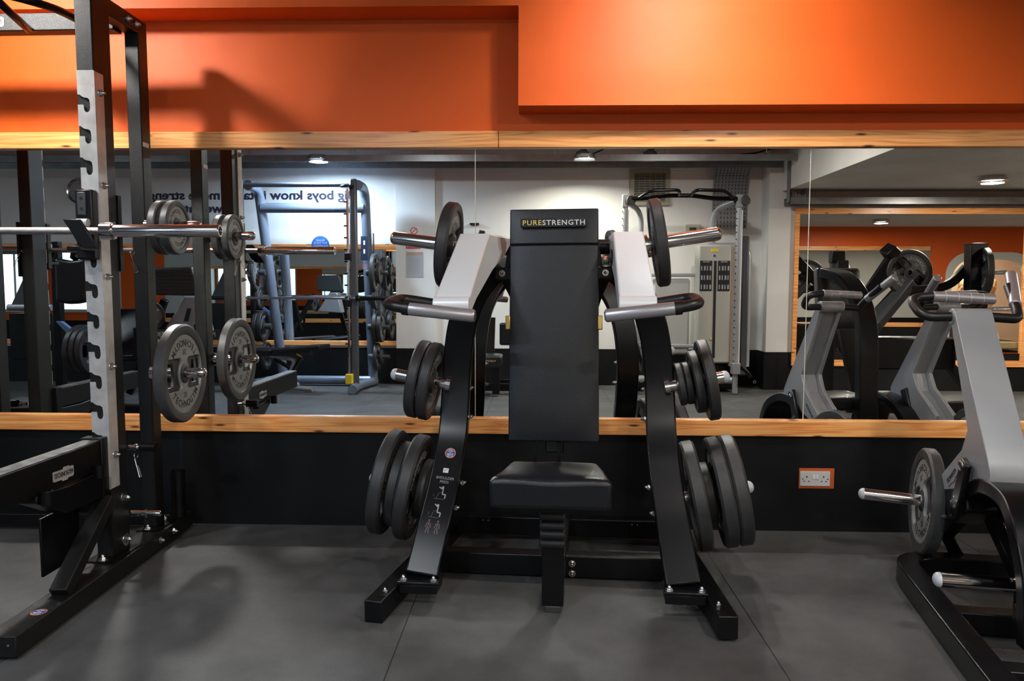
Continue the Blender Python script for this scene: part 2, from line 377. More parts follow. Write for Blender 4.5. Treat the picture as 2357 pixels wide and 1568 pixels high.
g = G().bb(7.0, XR, 2.2, 2.3, 0, HC); g.bb(7.0, 7.1, 0.15, 2.3, 0, HC); g.bb(7.0, XR, 0.15, 2.3, 2.4, 2.5); struct(obj('wall_room_beyond', g, mat('beige_paint', (0.62, 0.50, 0.38), .6)))
# side walls
g = G().bb(XL - .1, XL, YB, 0.1, 0, HC); struct(obj('wall_left', g, WHITE), 'white end wall far off')
g = G().bb(XR, XR + .1, YB, 2.3, 0, HC); struct(obj('wall_right', g, WHITE), 'white end wall')
# back wall
CX0, CX1 = -1.70, -1.22       # the pillar
g = G().bb(XL, 2.70, YB - .12, YB, 0, HC); g.bb(2.70, 2.82, YB - .12, YB2 - .0, 0, HC) ; struct(obj('wall_back', g, WHITE), 'white back wall seen in the mirror')
g = G().bb(2.82, XR, YB2 - .12, YB2, 0, HC); struct(obj('wall_back_right', g, WHITE), 'white back wall around the framed mirror')
g = G().bb(CX0, CX1, YB - .01, YB + 0.05, 0.444, HC); struct(obj('wall_pillar', g, WHITE), 'white pillar with the two signs')
g = G().bb(XL, 2.70, YB, YB + .012, 0, .444); g.bb(CX0, CX1, YB, YB + .055, 0, .444); g.bb(2.68, 2.84, YB, YB2 + .012, 0, .444); g.bb(2.82, XR, YB2, YB2 + .012, 0, .444)
struct(obj('trim_4', g, DADO), 'black boarding along the back wall')
# ceiling and soffit
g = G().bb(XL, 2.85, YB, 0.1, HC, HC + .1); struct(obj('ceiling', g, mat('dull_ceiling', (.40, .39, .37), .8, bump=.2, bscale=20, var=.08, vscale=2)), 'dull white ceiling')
g = G().bb(2.85, XR, YB, 0.1, HS, HC + .1); struct(obj('ceiling_soffit', g, CEIL), 'low ceiling over the right side')
# windows at the far left of the front wall
for i, x in enumerate((-10.3, -8.8)):
    w_ = obj('window_%d' % (i + 1), G().bb(x - .58, x + .58, -0.004, 0.003, .72, 1.95), emit('daylight', (0.72, 0.88, 1.0), 5.0)); struct(w_, 'bright window far off')
    g = G().bb(x - .62, x + .62, -0.02, 0.0, .66, .72); g.bb(x - .62, x + .62, -0.02, 0, 1.95, 2.0); g.bb(x - .62, x - .58, -0.02, 0, .66, 2.0); g.bb(x + .58, x + .62, -0.02, 0, .66, 2.0); g.bb(x - .02, x + .02, -0.02, 0, .7, 1.95)
    f = obj('window_frame', g, PLASTIC, w_)
g = G().bb(XL, MX0 - .02, -0.012, -0.008, 0.5, HC - .3); 
# mirrors on the front wall
Z0, Z1 = 0.556, 1.878
def mirror(x0, x1, y, z0, z1, label, edge=True, sgn=-1):
    o = tag(obj('wall_mirror', G().bb(x0 + .0015, x1 - .0015, y, y + sgn * .006, z0, z1), MIRROR, flat=True), label, 'mirror')
    if edge: obj('mirror_edge', G().bb(x1 - .0025, x1 + .0005, y, y + sgn * .0075, z0, z1), GEDGE, o)
    return o
mirror(MX0, -.2965, 0.004, Z0, Z1, 'long mirror panel on the wall behind the barbell rack')
mirror(-.2965, 1.318, 0.004, Z0, Z1, 'mirror panel on the wall behind the shoulder press')
mirror(1.318, 4.2, 0.004, Z0, Z1, 'mirror panel behind the silver arm of the chest press', edge=False)
mirror(4.2, MX1, 0.004, Z0, Z1, 'mirror panel at the far end next to the arch', edge=False)
def rail(x0, x1, z0, z1, y0, y1, label, nm='wooden_rail'):
    return tag(obj(nm, G().bb(x0, x1, y0, y1, z0, z1), WOOD, bevel=.004), label, 'wooden rail')
rail(MX0, 0.30, 0.478, Z0 + .002, -.030, .0, 'knotty pine rail under the mirror behind the rack')
rail(0.303, MX1, 0.478, Z0 + .002, -.030, .0, 'pine rail under the mirror right of the seat')
rail(MX0, -0.185, Z1 - .002, Z1 + .078, -.030, .0, 'pine rail along the mirror top behind the rack')
rail(-.183, MX1, Z1 - .002, Z1 + .078, -.028, .0, 'pine rail under the lower orange bulkhead')
# mirrors on the back wall
mirror(-9.5, CX0 - .004, YB + .002, .53, 1.645, 'long mirror on the back wall under the lettering', edge=False, sgn=1)
rail(-9.5, CX0 - .002, .472, .53, YB + .0, YB + .03, 'pine rail under the back wall mirror')
rail(-9.5, CX0 - .002, 1.645, 1.712, YB + .0, YB + .03, 'pine rail over the back wall mirror')
mirror(3.045, 5.62, YB2 + .002, .36, 2.05, 'tall framed mirror on the back wall beside the thick pillar', edge=False, sgn=1)
g = G().bb(2.995, 5.68, YB2, YB2 + .035, 2.05, 2.115); g.bb(2.995, 5.68, YB2, YB2 + .035, .288, .36); g.bb(2.995, 3.045, YB2, YB2 + .035, .36, 2.05); g.bb(5.62, 5.68, YB2, YB2 + .035, .36, 2.05)
tag(obj('mirror_frame', g, WOOD), 'brown pine frame around the tall back wall mirror', 'wooden frame')
# ceiling lamps (round downlights)
def downlight(p, s, cool, label, grp='round ceiling downlights', aim=None):
    if aim:
        t = thing('ceiling_spotlight', label, 'spotlight', (p[0], p[1], p[2])); a = V(aim).normalized()
        obj('housing', G().lathe([(s * .57, .03), (s * .62, 0.02), (s * .62, -.10), (s * .40, -.16), (0, -.16), (0, -.15), (s * .38, -.15), (s * .56, -.095), (s * .56, .015)], V(p), a, 32), GALV, t)
        obj('bracket', G().tube([V(p) - a * .12, (p[0], p[1], HC)], .012, 10), GALV, t)
        obj('diffuser', G().disc(V(p) - a * .01, a, s * .55, .008), BRIGHT, t)
        return
    t = thing('ceiling_downlight', label, 'ceiling light', (p[0], p[1], p[2]), group=grp)
    obj('housing', G().lathe([(s * .54, 0.04), (s * .70, 0.0), (s * .70, -.008), (s * .56, -.008), (s * .52, 0.035)], p, (0, 0, 1), 32, closed=True), CHROME, t)
    obj('diffuser', G().disc((p[0], p[1], p[2] + .004), (0, 0, 1), s * .55, .01), COOL if cool else BRIGHT, t)
for i, (p, e, c, s) in enumerate(LAMPS):
    lb = ['tilted spotlight under the high ceiling in front of the rack', 'tilted spotlight under the high ceiling before the shoulder press', 'bluish lamp hanging by the cable tray above the smith machine',
          'small bright lamp hanging by the cable tray above the pulley machine', 'round downlight in the low ceiling near the framed mirror', 'added downlight in the low ceiling near the chest press', 'added downlight in the low ceiling near the arch', 'round downlight in the far left of the ceiling', 'added fill lamp in the high ceiling over the left middle of the room', 'added fill lamp in the high ceiling over the right middle of the room'][i]
    downlight(p, s, i == 2, lb, aim=((.30, 1, -.95), (.10, 1, -.95))[i] if i < 2 else None)
# double socket
sx0, sx1, sz0, sz1 = 1.309, 1.472, 0.221, 0.314
t = thing('wall_socket', 'white double wall socket in an orange cut-out of the black boarding', 'socket', (1.39, -.006, .25))
obj('cutout', G().bb(sx0 - .004, sx1 + .004, -.0075, -.004, sz0 - .004, sz1 + .004), mat('orange_cutout', (.55, .10, .02), .5), t, label='orange painted edge')
obj('faceplate', G().bb(sx0, sx0 + .146, -.013, -.006, .229, .303), PLASTIC, t, bevel=.002)
for cx in (.028, .112):
    g = G(); g.box((sx0 + cx + (.004 if cx < .1 else .002), -.0135, .276), (.005, .002, .009)); g.box((sx0 + cx - .008, -.0135, .254), (.007, .002, .004)); g.box((sx0 + cx + .014, -.0135, .254), (.007, .002, .004)); obj('pin_hole', g, INK, t, label='dark pin holes')
for k in (.013, .134): obj('screw', G().box((sx0 + k, -.0135, .265), (.005, .002, .005)), INK, t)
for k in (.067, .083): obj('switch', G().box((sx0 + k, -.0145, .275), (.011, .005, .022)), WINK, t, bevel=.001)
# ------------------------------------------------------------ weight plates (axis = local Z, lettered face towards +Z)
PLATE_MESH = {}
def circ(r, n=48, a0=0.0): return [(r * math.cos(a0 + 2 * PI * i / n), r * math.sin(a0 + 2 * PI * i / n)) for i in range(n)]
def window(r0, r1, hh, sgn):
    """rounded opening between a hub line r0 and the arc r1, |y| < hh"""
    p = []; a1 = math.asin(min(.99, hh / r1))
    for k in range(9):
        a = -a1 + 2 * a1 * k / 8; p.append((sgn * r1 * math.cos(a), r1 * math.sin(a)))
    p += [(sgn * (r0 + .02 * r1), hh), (sgn * (r0 - 0.10 * r1), hh * .80), (sgn * r0, hh * .45), (sgn * r0 * 1.25, 0), (sgn * r0, -hh * .45), (sgn * (r0 - .10 * r1), -hh * .80), (sgn * (r0 + .02 * r1), -hh)]
    return p
def arc_text(g, s, size, r, z, flip, back=False, sx=.9):
    n = len(s); step = size * .70 / r
    for half in (0, PI):
        for i, ch in enumerate(s):
            a = -PI / 2 + half + (i - (n - 1) / 2) * step
            me = text_mesh(ch, size, 'CENTER', 0.0004, bold=size * .018)
            c = V((r * math.cos(a), r * math.sin(a), z)); uy = -V((math.cos(a), math.sin(a), 0)); ux = uy.cross(V((0, 0, 1)))
            T = frame(c, ux, uy) @ M.Diagonal((sx, 1, 1, 1))
            if back: T = M.Rotation(PI, 4, 'Y') @ T
            g.add(me, T); bpy.data.meshes.remove(me)
def plate_meshes(kind, R, t, num, bright):
    hx = .026
    fr = R * .80
    # rim of black rubber
    g = G().lathe([(fr * .985, -t * .36), (fr * 1.0, -t * .44), (R * .86, -t * .5), (R * .965, -t * .5), (R, -t * .34), (R, t * .34), (R * .965, t * .5), (R * .86, t * .5), (fr, t * .44), (fr * .985, t * .36)], n=64, closed=True)
    o = obj('rubber_rim', g, RUBG if bright else RUBBER, None, local=True); rim = o.data; bpy.data.objects.remove(o)
    holes = [circ(hx, 20)] + [[(sg * x, y) for x, y in [(fr * .52, -fr * .30), (fr * .90, -fr * .30), (fr * .95, 0), (fr * .90, fr * .30), (fr * .52, fr * .30), (fr * .46, 0)]] for sg in (1, -1)] if R > .14 else [circ(hx, 20)]
    web = curve_mesh([circ(fr)] + holes, t * .12); web.materials.append(PWEB if bright else RUBBER)
    if R > .14:
        lp = [circ(fr * .985, 64)] + [window(fr * .22, fr * .955, fr * .42, sg) for sg in (1, -1)] + [circ(hx, 20)]
    else: lp = [circ(fr * .985, 48), circ(hx, 20)]
    face = curve_mesh(lp, t * .34, 0.0008); face.materials.append(PFACE if bright else DFACE)
    hub = G().lathe([(hx - .0005, -t * .47), (hx + .014, -t * .47), (hx + .02, -t * .4), (hx + .02, t * .4), (hx + .014, t * .47), (hx - .0005, t * .47)], n=32, closed=True)
    o = obj('hub', hub, PWEB if bright else DFACE, None, local=True); hub = o.data; bpy.data.objects.remove(o)
    g = G(); sz = fr * .24
    if R > .12:
        for bk in (False, True): arc_text(g, 'TECHNOGYM', sz, fr * .79, t * .345 + .0006, 0, bk)
    for bk in (0, 1):
        for half in (0, PI):
            me = text_mesh(num, sz * .82, 'CENTER', .0004); uy = V((0, 1, 0)) if half == 0 else V((0, -1, 0))
            T = frame((0, -fr * .55 if half == 0 else fr * .55, t * .345 + .0006), uy.cross(V((0, 0, 1))), uy)
            if bk: T = M.Rotation(PI, 4, 'Y') @ T
            g.add(me, T); bpy.data.meshes.remove(me)
    o = obj('lettering', g, INK if bright else GREYINK, None, local=True, flat=True); let = o.data; bpy.data.objects.remove(o)
    PLATE_MESH[kind] = [('rubber_rim', rim), ('face_panel', face), ('recessed_web', web), ('hub', hub), ('lettering', let)]
plate_meshes('20', .225, .050, '20', True)
plate_meshes('20d', .228, .056, '20', False)
plate_meshes('15', .185, .048, '15', False)
plate_meshes('10', .168, .044, '10', False)
plate_meshes('10s', .121, .036, '5', True)
plate_meshes('5', .130, .038, '5', False)
plate_meshes('2', .088, .026, '2', False)
def plate(kind, c, axis, label, spin=0.0, group=None, name='weight_plate', simple=False):
    T = M.Translation(V(c)) @ V(axis).to_track_quat('Z', 'Y').to_matrix().to_4x4() @ M.Rotation(spin, 4, 'Z')
    t = thing(name, label, 'weight plate', mx=T, group=group)
    for nm, me in PLATE_MESH[kind]:
        if simple and nm in ('lettering',): continue
        o = bpy.data.objects.new(nm, me); COL.objects.link(o); o.parent = t; MW[o.name] = T.copy()
        if nm == 'rubber_rim' or nm == 'hub': pass
    return t

# ------------------------------------------------------------ the shoulder press in the middle
PO = V((.060, -.97, 0)); PT = M.Translation(PO) @ M.Rotation(math.radians(-4.9), 4, 'Z') @ M.Rotation(math.radians(-.5), 4, 'Y')
def P(x, y, z): return PT @ V((x, y, z))
press = thing('shoulder_press_machine', 'black plate loaded shoulder press with a tall padded back, seat and two white arms', 'exercise machine', mx=PT.copy())
def GP(): return G(PT)
press_yaw = PT.to_3x3()
# base frame
for s in (-1, 1):
    g = GP().sweep([(s * .622, -.205, .045), (s * .52, .80, .045)], .068, .082); obj('foot_beam', g, BLACK, press, bevel=.004)
    g = GP(); g.bolt((s * .600, -.125, .087), (0, 0, 1), .010); obj('bolt', g, ZINC, press)
    g = GP(); g.disc((s * .605, -.155, .0865), (0, 0, 1), .014, .002); obj('cap', g, BLACK, press)
g = GP().sweep([(-.56, .335, .052), (.56, .335, .052)], .075, .092, side=(0, 1, 0)); obj('cross_beam', g, BLACK, press, bevel=.005)
g = GP().sweep([(-.55, .78, .075), (.55, .78, .075)], .075, .085, side=(0, 1, 0)); obj('cross_beam', g, BLACK, press, bevel=.005)
g = GP().sweep([(.012, .0, .085), (.012, .78, .085)], .07, .08); obj('spine_beam', g, BLACK, press, bevel=.004)
for x in (-.355, .345): 
    g = GP().bb(x - .026, x + .026, .733, .742, .045, .118); obj('bracket', g, BLACK, press, bevel=.006)
    for q in (-.012, .012):
        g = GP(); g.bolt((x + q, .732, .102), (0, -1, 0), .005, l=.003); obj('bolt', g, ZINC, press)
# seat post with bellows
g = GP().bb(-.028, .052, -.035, .045, .022, .34); obj('seat_post', g, BLACK, press, bevel=.004)
g = GP().bb(-.018, .042, -.04, .035, .0, .024); obj('rubber_foot', g, RUBBER, press, bevel=.003)
pf = []
g = GP()
for k in range(5):
    z = .245 + k * .034
    g.sweep([(.012, .0, z), (.012, .0, z + .016), (.012, .0, z + .032)], [.088, .100, .088], [.09, .105, .09], side=(1, 0, 0))
obj('bellows', g, mat('black_bellows', (.016, .016, .018), .5), press, bevel=.006)
g = GP().bb(-.05, .075, -.17, .05, .415, .45); obj('seat_bracket', g, BLACK, press, bevel=.004)
g = GP().sweep([(-.11, -.1, .43), (.0, -.1, .425)], .02, .012, side=(0, 1, 0)); obj('lever', g, BLACK, press)
g = GP(); g.bolt((.085, .29, .31), (0, -1, 0), .012, .018); obj('bolt', g, ZINC, press)
for z in (.068, .026): g = GP(); g.bolt((.072, .294, z), (0, -1, 0), .011, .015); obj('bolt', g, ZINC, press)
# seat: puffy trapezoid
def pad_mesh(nx, ny, fn):
    """closed cushion: fn(u, v, top) -> point, u, v in 0..1"""
    g = G(); top = [[g.bm.verts.new(fn(i / nx, j / ny, 1)) for j in range(ny + 1)] for i in range(nx + 1)]
    bot = [[g.bm.verts.new(fn(i / nx, j / ny, 0)) for j in range(ny + 1)] for i in range(nx + 1)]
    for L_, rv in ((top, 0), (bot, 1)):
        for i in range(nx):
            for j in range(ny):
                q = [L_[i][j], L_[i + 1][j], L_[i + 1][j + 1], L_[i][j + 1]]; g.bm.faces.new(q[::-1] if rv else q)
    ed = [(i, 0) for i in range(nx + 1)] + [(nx, j) for j in range(1, ny + 1)] + [(i, ny) for i in range(nx - 1, -1, -1)] + [(0, j) for j in range(ny - 1, 0, -1)]
    for a, b in zip(ed, ed[1:] + ed[:1]): g.bm.faces.new((top[a[0]][a[1]], bot[a[0]][a[1]], bot[b[0]][b[1]], top[b[0]][b[1]]))
    return g
def seat_fn(u, v, top):
    hw = .212 + (.163 - .212) * v; x = .018 + (u * 2 - 1) * hw; y = -.262 + v * .275
    e = 1 - max(abs(u * 2 - 1), abs(v * 2 - 1)) ** 6
    wr = .0035 * math.sin(9 * u + 3 * v) * math.sin(5 * v + 2)
    if top: return V((x, y, .553 + .012 * e + wr))
    k = .985; return V((.018 + (x - .018) * k, y + (.004 if v < .5 else -.004), .452))
g = pad_mesh(20, 14, seat_fn); g.M = PT
obj('seat', g, VINYL, press, bevel=.016, seg=4)
g = GP().bb(-.15, .18, -.23, -.0, .443, .455); obj('seat_board', g, BLACK, press)
# back pad: leaning
BT = M.Translation(PT @ V((.012, .03, .63))) @ PT.to_3x3().to_4x4() @ M.Rotation(math.radians(-5.2), 4, 'X')
def back_fn(u, v, top):
    if abs(v - 50 / 60) < .002: v = .8455
    if abs(v - 51 / 60) < .002: v = .8475
    x = (u * 2 - 1) * (.166 + .004 * (1 - v)); z = v * .872
    e = (1 - abs(u * 2 - 1) ** 5) * (1 - abs(v * 2 - 1) ** 9)
    roll = 0.009 if v > .847 else 0
    if top: return V((x, -.004 - .010 * e - roll, z))
    return V((x * .985, .062, z))
g = pad_mesh(24, 60, back_fn); g.M = BT
obj('back_pad', g, VINYL, press, bevel=.018, seg=4)
bp = COL.objects['back_pad']; MW[bp.name] = PT.copy()
g = G(BT).box((0, -.034, .815), (.246, .010, .033)); nb = obj('name_badge', g, INK, press, bevel=.003)
n1 = lettering('lettering', 'PURE', .0265, (-.1165, -.0396, .815), (1, 0, 0), (0, 0, 1), YELL, nb, align='LEFT', space=1.15, Mx=BT, bold=.0003, sx=.070 / text_width('PURE', .0265, 1.15, .0003))
n2 = lettering('lettering', 'STRENGTH', .0265, (-.0420, -.0396, .815), (1, 0, 0), (0, 0, 1), WINK, nb, align='LEFT', space=1.15, Mx=BT, bold=.0003, sx=.157 / text_width('STRENGTH', .0265, 1.15, .0003))
for s in (-1, 1): g = G(BT).box((s * .1730, .006, .445), (.018, .040, .052)); obj('tab', g, BRASS, press, bevel=.003, label='gold coloured tab')
g = G(BT).bb(-.035, .035, .062, .10, -.05, .80); obj('back_support', g, BLACK, press, bevel=.004)
for x in (-.062, .03):
    g = GP().bb(x - .006, x + .006, .065, .085, .50, .62); obj('pad_rod', g, BLACK, press)
# cross tube at the top and pivot housings
g = GP().sweep([(-.235, .275, 1.262), (.235, .275, 1.262)], .06, .050, side=(0, 1, 0)); obj('top_cross_tube', g, BLACK, press, bevel=.004)
for s in (-1, 1): g = GP(); g.bolt((s * .205, .243, 1.262), (0, -1, 0), .012, .013); obj('bolt', g, ZINC, press)
# curved uprights
for s in (-1, 1):
    pts = spline([(s * .492, .010, .102), (s * .468, .13, .26), (s * .449, .27, .42), (s * .438, .385, .58), (s * .434, .432, .74), (s * .424, .437, .90), (s * .398, .415, 1.05), (s * .345, .372, 1.17), (s * .280, .325, 1.245), (s * .220, .290, 1.285)], 5)
    wd = [.128 - .006 * min(1, i / 20) - .03 * max(0, (i - 30) / 15) for i in range(len(pts))]
    g = GP().sweep(pts, wd, .05, side=(1, -.05 * s, 0)); up = obj('curved_upright', g, GLOSSB, press, bevel=.007, seg=3, smooth=30)
    g = GP().box((s * .495, .0, .096), (.158, .115, .012)); obj('foot_plate', g, GLOSSB, press, bevel=.003)
    g = GP().box((s * .495, .0, .072), (.145, .105, .034)); obj('foot_bracket', g, BLACK, press, bevel=.003)
    for k in (-.058, .058):
        g = GP(); g.bolt((s * .495 + k, -.040, .102), (0, 0, 1), .013, .016); obj('bolt', g, ZINC, press)
    # inner bolts on the edge of each upright
    for (bx, by, bz) in ((.374, .40, .655), (.376, .43, .775), (.385, .27, .40), (.400, .20, .315)):
        g = GP(); g.bolt((s * bx, by, bz), (-s, 0, .1), .011, .012, .012); obj('bolt', g, ZINC, press)
    # storage pegs
    a = V((s * math.cos(math.radians(10.5)), 0, math.sin(math.radians(10.5))))
    for nm, base, tip in (('storage_peg', V((s * .45, .405, .79)), .262), ('storage_peg', V((s * .47, .40, .318)), .345)):
        g = GP(); g.tube([base, base + a * .02, base + a * .021, base + a * (tip - .02)], [.036, .036, .025, .025], 24); pg = obj(nm, g, CHROME, press)
        g = GP(); e = base + a * (tip - .021); g.tube([e, e + a * .008], [.0252, .0252], 24, dome=.75); obj('end_cap', g, CAPM, pg)
# arms: tapered box, sloping forward and down to the handles
for s in (-1, 1):
    prof = [(.055, 1.408), (-.285, 1.172), (-.298, 1.150), (-.285, 1.125), (-.245, 1.128), (-.03, 1.235), (.06, 1.262), (.20, 1.33), (.255, 1.375), (.25, 1.405)]
    def arm_pt(y, z, side):
        f = max(0, min(1, (.055 - y) / .34))
        cx = .286 + f * .021; hw = .056 + f * .004
        cx -= max(0, y - .055) * (.30 if s < 0 else .06)
        return V((s * (cx + side * hw), y, z))
    g = GP(); A = [g.bm.verts.new(arm_pt(y, z, -1)) for y, z in prof]; B = [g.bm.verts.new(arm_pt(y, z, 1)) for y, z in prof]
    g.bm.faces.new(A); g.bm.faces.new(B[::-1])
    for i in range(len(prof)): j = (i + 1) % len(prof); g.bm.faces.new((A[i], B[i], B[j], A[j]))
    arm = obj('press_arm', g, SILVER, press, bevel=.006, seg=3, label='white painted press arm')
    g = GP(); x0 = s * (.307 - .061); x1 = s * (.307 + .061); g.tube([(x0, -.283, 1.150), (x1, -.283, 1.150)], .027, 28); obj('end_roll', g, SILVER, arm, bevel=.003)
    g = GP(); g.disc((s * .2275, .045, 1.315), (-s, 0, 0), .030, .004); obj('pivot_recess', g, INK, arm)
    # pivot fork behind
    g = GP(); g.tube([(s * .10, .285, 1.365), (s * .235, .285, 1.365)], .03, 24); obj('pivot', g, BLACK, press, bevel=.003)
    g = GP().sweep([(s * .185, .285, 1.285), (s * .17, .285, 1.385)], .018, .07); obj('pivot_lug', g, BLACK, press, bevel=.003)
    g = GP().sweep([(s * .15, .28, 1.275), (s * .105, .275, 1.40)], .012, .05); obj('pivot_lug', g, GREYP, press, bevel=.003)
    # rear lever going down behind the crossbar
    g = GP().sweep(spline([(s * .21, .33, 1.27), (s * .17, .40, 1.18), (s * .14, .42, 1.08)], 5), .05, .03); obj('lever', g, BLACK, press, bevel=.003)
    # handle
    pts = fillet([(s * .36, -.288, 1.152), (s * .480, -.300, 1.172), (s * .485, -.455, 1.155), (s * .400, -.455, 1.140)], [.045, .055], 8)
    g = GP(); g.tube(pts, .0175, 20); h = obj('handle', g, GRIPB, arm)
    g = GP(); g.tube([(s * .43, -.455, 1.144), (s * .41, -.455, 1.1415)], .0215, 20); obj('collar', g, GRIPB, h)
    g = GP(); g.tube([(s * .412, -.455, 1.1415), (s * .408, -.455, 1.1411), (s * .207, -.455, 1.1195), (s * .201, -.455, 1.119)], [.0175, .0205, .0205, .0175], 24); gr = obj('grip', g, GRIPS, h, label='silver ribbed grip')
    g = GP(); g.disc((s * .2015, -.455, 1.119), (-s, 0, -.1), .0135, .003); obj('end_cap', g, DKGREY, gr)
    # loading peg of the arm
    a = V((s * math.cos(math.radians(8)), .0, math.sin(math.radians(8)))); base = V((s * .33, .17, 1.362))
    g = GP(); g.tube([base, base + a * .035, base + a * .036, base + a * .295], [.038, .038, .0255, .0255], 28, dome=.7); pg = obj('loading_peg', g, CHROME, press)
# stickers and print on the left upright
def upoint(u, v, z_off=.0): return None
def sticker(c, ux, uy, r, parent, lines, Mx=None, dark=NAVY):
    n = V(ux).normalized().cross(V(uy).normalized())
    g = G(Mx).disc(c, n, r, .0008, 40); st = obj('sticker', g, SORANGE, parent, label='round orange edged blue sticker')
    g = G(Mx).disc(V(c) + n * .0006, n, r * .86, .0006, 40); obj('sticker_centre', g, dark, st)
    g = G(Mx)
    for i, s in enumerate(lines):
        me = text_mesh(s, r * .30, 'CENTER', .0001, bold=r * .005); k = V(uy).normalized() * ((len(lines) - 1) / 2 - i) * r * .26
        g.add(me, frame(V(c) + k + n * .0015, ux, uy)); bpy.data.meshes.remove(me)
    obj('lettering', g, WINK, st, flat=True); return st
WIPE = ['Please', 'wipe down', 'the', 'equipment', 'before &', 'after use']
# local frame of the left upright's front face between z .15 and .5
fa, fb = V((-.474, .095, .22)), V((-.446, .27, .42))
fy = (fb - fa).normalized(); fx = V((1, .05, 0)); fx = (fx - fy * fx.dot(fy)).normalized(); fn = fx.cross(fy).normalized()
if fn.y > 0: fn = -fn
def onface(t, x):
    """t in metres up the slope from z .102"""
    pts = [V(p) for p in [(-.492, .010, .102), (-.468, .13, .26), (-.446, .27, .42), (-.430, .385, .58)]]
    pts = spline(pts, 8); d = 0
    for a, b in zip(pts, pts[1:]):
        L_ = (b - a).length
        if d + L_ >= t:
            ty = (b - a).normalized(); tx = V((1, .05, 0)); tx = (tx - ty * tx.dot(ty)).normalized(); tn = tx.cross(ty).normalized()
            return a + ty * (t - d) + tx * x + tn * .0256, tx, ty
        d += L_
up_l = [o for o in press.children if o.name.startswith('curved_upright')][0]
p, tx, ty = onface(.515, .0); sticker(p, tx, ty, .0225, up_l, WIPE, PT)
p, tx, ty = onface(.435, -.004); n_ = tx.cross(ty)
g = G(PT); g.prism([(-.011, -.010), (.011, -.010), (.011, .010), (-.011, .010)], p, tx, ty, .0008); nl = obj('number_label', g, WINK, up_l, label='small white label reading 67')
lettering('lettering', '67', .015, p + n_ * .0012, tx, ty, NAVY, nl, Mx=PT, ext=.0002)
for s_, t_, x_ in (('SHOULDER', .400, .0), ('PRESS', .382, .0)):
    p, tx, ty = onface(t_, x_); lettering('lettering', s_, .0165, p + n_ * .0003, tx, ty, GREYINK, up_l, Mx=PT, ext=.0002, sx=.9)
def figure(t0, x0, up):
    """the small seated figure of the instructions"""
    def q(a, b): p, tx, ty = onface(t0 + b, x0 + a); return p + tx.cross(ty) * .0004
    g = G(PT)
    L1 = [((.004, .048), (.004, .022)), ((.004, .022), (.018, .022)), ((.018, .022), (.018, .004)), ((.004, .044), (-.012, .056) if up else (-.014, .052))]
    for a, b in L1: g.sweep([q(*a), q(*b)], .0045, .0004)
    p, tx, ty = onface(t0 + .052, x0 + .001); g.disc(p, tx.cross(ty), .0052, .0006)
    obj('pictogram', g, GREYINK, up_l)
    g = G(PT)
    for a, b in [((-.026, .0), (.016, .0)), ((-.016, .002), (-.010, .026)), ((-.010, .026), (.0, .03)), ((-.03, .01), (-.03, .02))]: g.sweep([q(*a), q(*b)], .0016, .0003)
    obj('pictogram', g, mat('dark_grey_ink', (.10, .10, .11), .5) if up else mat('dark_grey_ink2', (.10, .10, .11), .5), up_l)
figure(.305, .0, False); figure(.225, -.002, True)
for x_ in (-.020, .016):
    g = G(PT)
    def q(a, b): p, tx, ty = onface(.160 + b, x_ + a); return p + tx.cross(ty) * .0004
    for a, b in [((0, .046), (0, .022)), ((-.003, .022), (-.006, .0)), ((.003, .022), (.006, .0)), ((-.005, .042), (-.010, .022)), ((.005, .042), (.010, .022))]: g.sweep([q(*a), q(*b)], .0032, .0003)
    p, tx, ty = onface(.160 + .051, x_); g.disc(p, tx.cross(ty), .0035, .0005)
    obj('pictogram', g, mat('figure_print', (.16, .10, .11), .5), up_l)
# plates on the press
def pax(s, dg): return PT.to_3x3() @ V((s * math.cos(math.radians(dg)), 0, math.sin(math.radians(dg))))
def onpeg(s, base, dg, d): return PT @ (V(base) + V((s * math.cos(math.radians(dg)), 0, math.sin(math.radians(dg)))) * d)
BM = lambda s: (s * .45, .405, .79)
BL = lambda s: (s * .47, .40, .318)
BA = lambda s: (s * .33, .17, 1.362)
for kind, s, B_, dg, d, lab in [
    ('10', -1, BA(-1), 8, .075, 'weight plate on the raised left arm of the shoulder press'),
    ('10', 1, BA(1), 8, .075, 'weight plate on the raised right arm of the shoulder press'),
    ('10', -1, BM(-1), 10.5, .140, 'outer plate of the two on the left middle peg of the shoulder press'),
    ('10', -1, BM(-1), 10.5, .090, 'inner plate of the two on the left middle peg of the shoulder press'),
    ('10', 1, BM(1), 10.5, .176, 'largest outermost plate on the right middle peg of the shoulder press'),
    ('5', 1, BM(1), 10.5, .132, 'third plate out on the right middle peg, just inside the largest'),
    ('2', 1, BM(1), 10.5, .096, 'second small plate out on the right middle peg of the shoulder press'),
    ('2', 1, BM(1), 10.5, .066, 'small plate closest to the frame on the right middle peg'),
    ('20d', -1, BL(-1), 10.5, .265, 'large outermost plate on the lower left peg of the shoulder press'),
    ('15', -1, BL(-1), 10.5, .209, 'middle sized plate between the two large ones on the lower left peg'),
    ('20d', -1, BL(-1), 10.5, .152, 'large inner plate on the lower left peg of the shoulder press'),
    ('5', -1, BL(-1), 10.5, .098, 'small plate nearest the frame on the lower left peg'),
    ('20d', 1, BL(1), 10.5, .112, 'large plate nearest the frame on the lower right peg'),
    ('5', 1, BL(1), 10.5, .162, 'small plate wedged between large ones on the lower right peg'),
    ('20d', 1, BL(1), 10.5, .216, 'second large plate out on the lower right peg, inside of a touching pair'),
    ('20d', 1, BL(1), 10.5, .274, 'large outermost plate on the lower right peg of the shoulder press')]:
    plate(kind, onpeg(s, B_, dg, d), pax(-s, -dg) , lab, spin=.3 * d * 10, group='plates stored on the shoulder press')
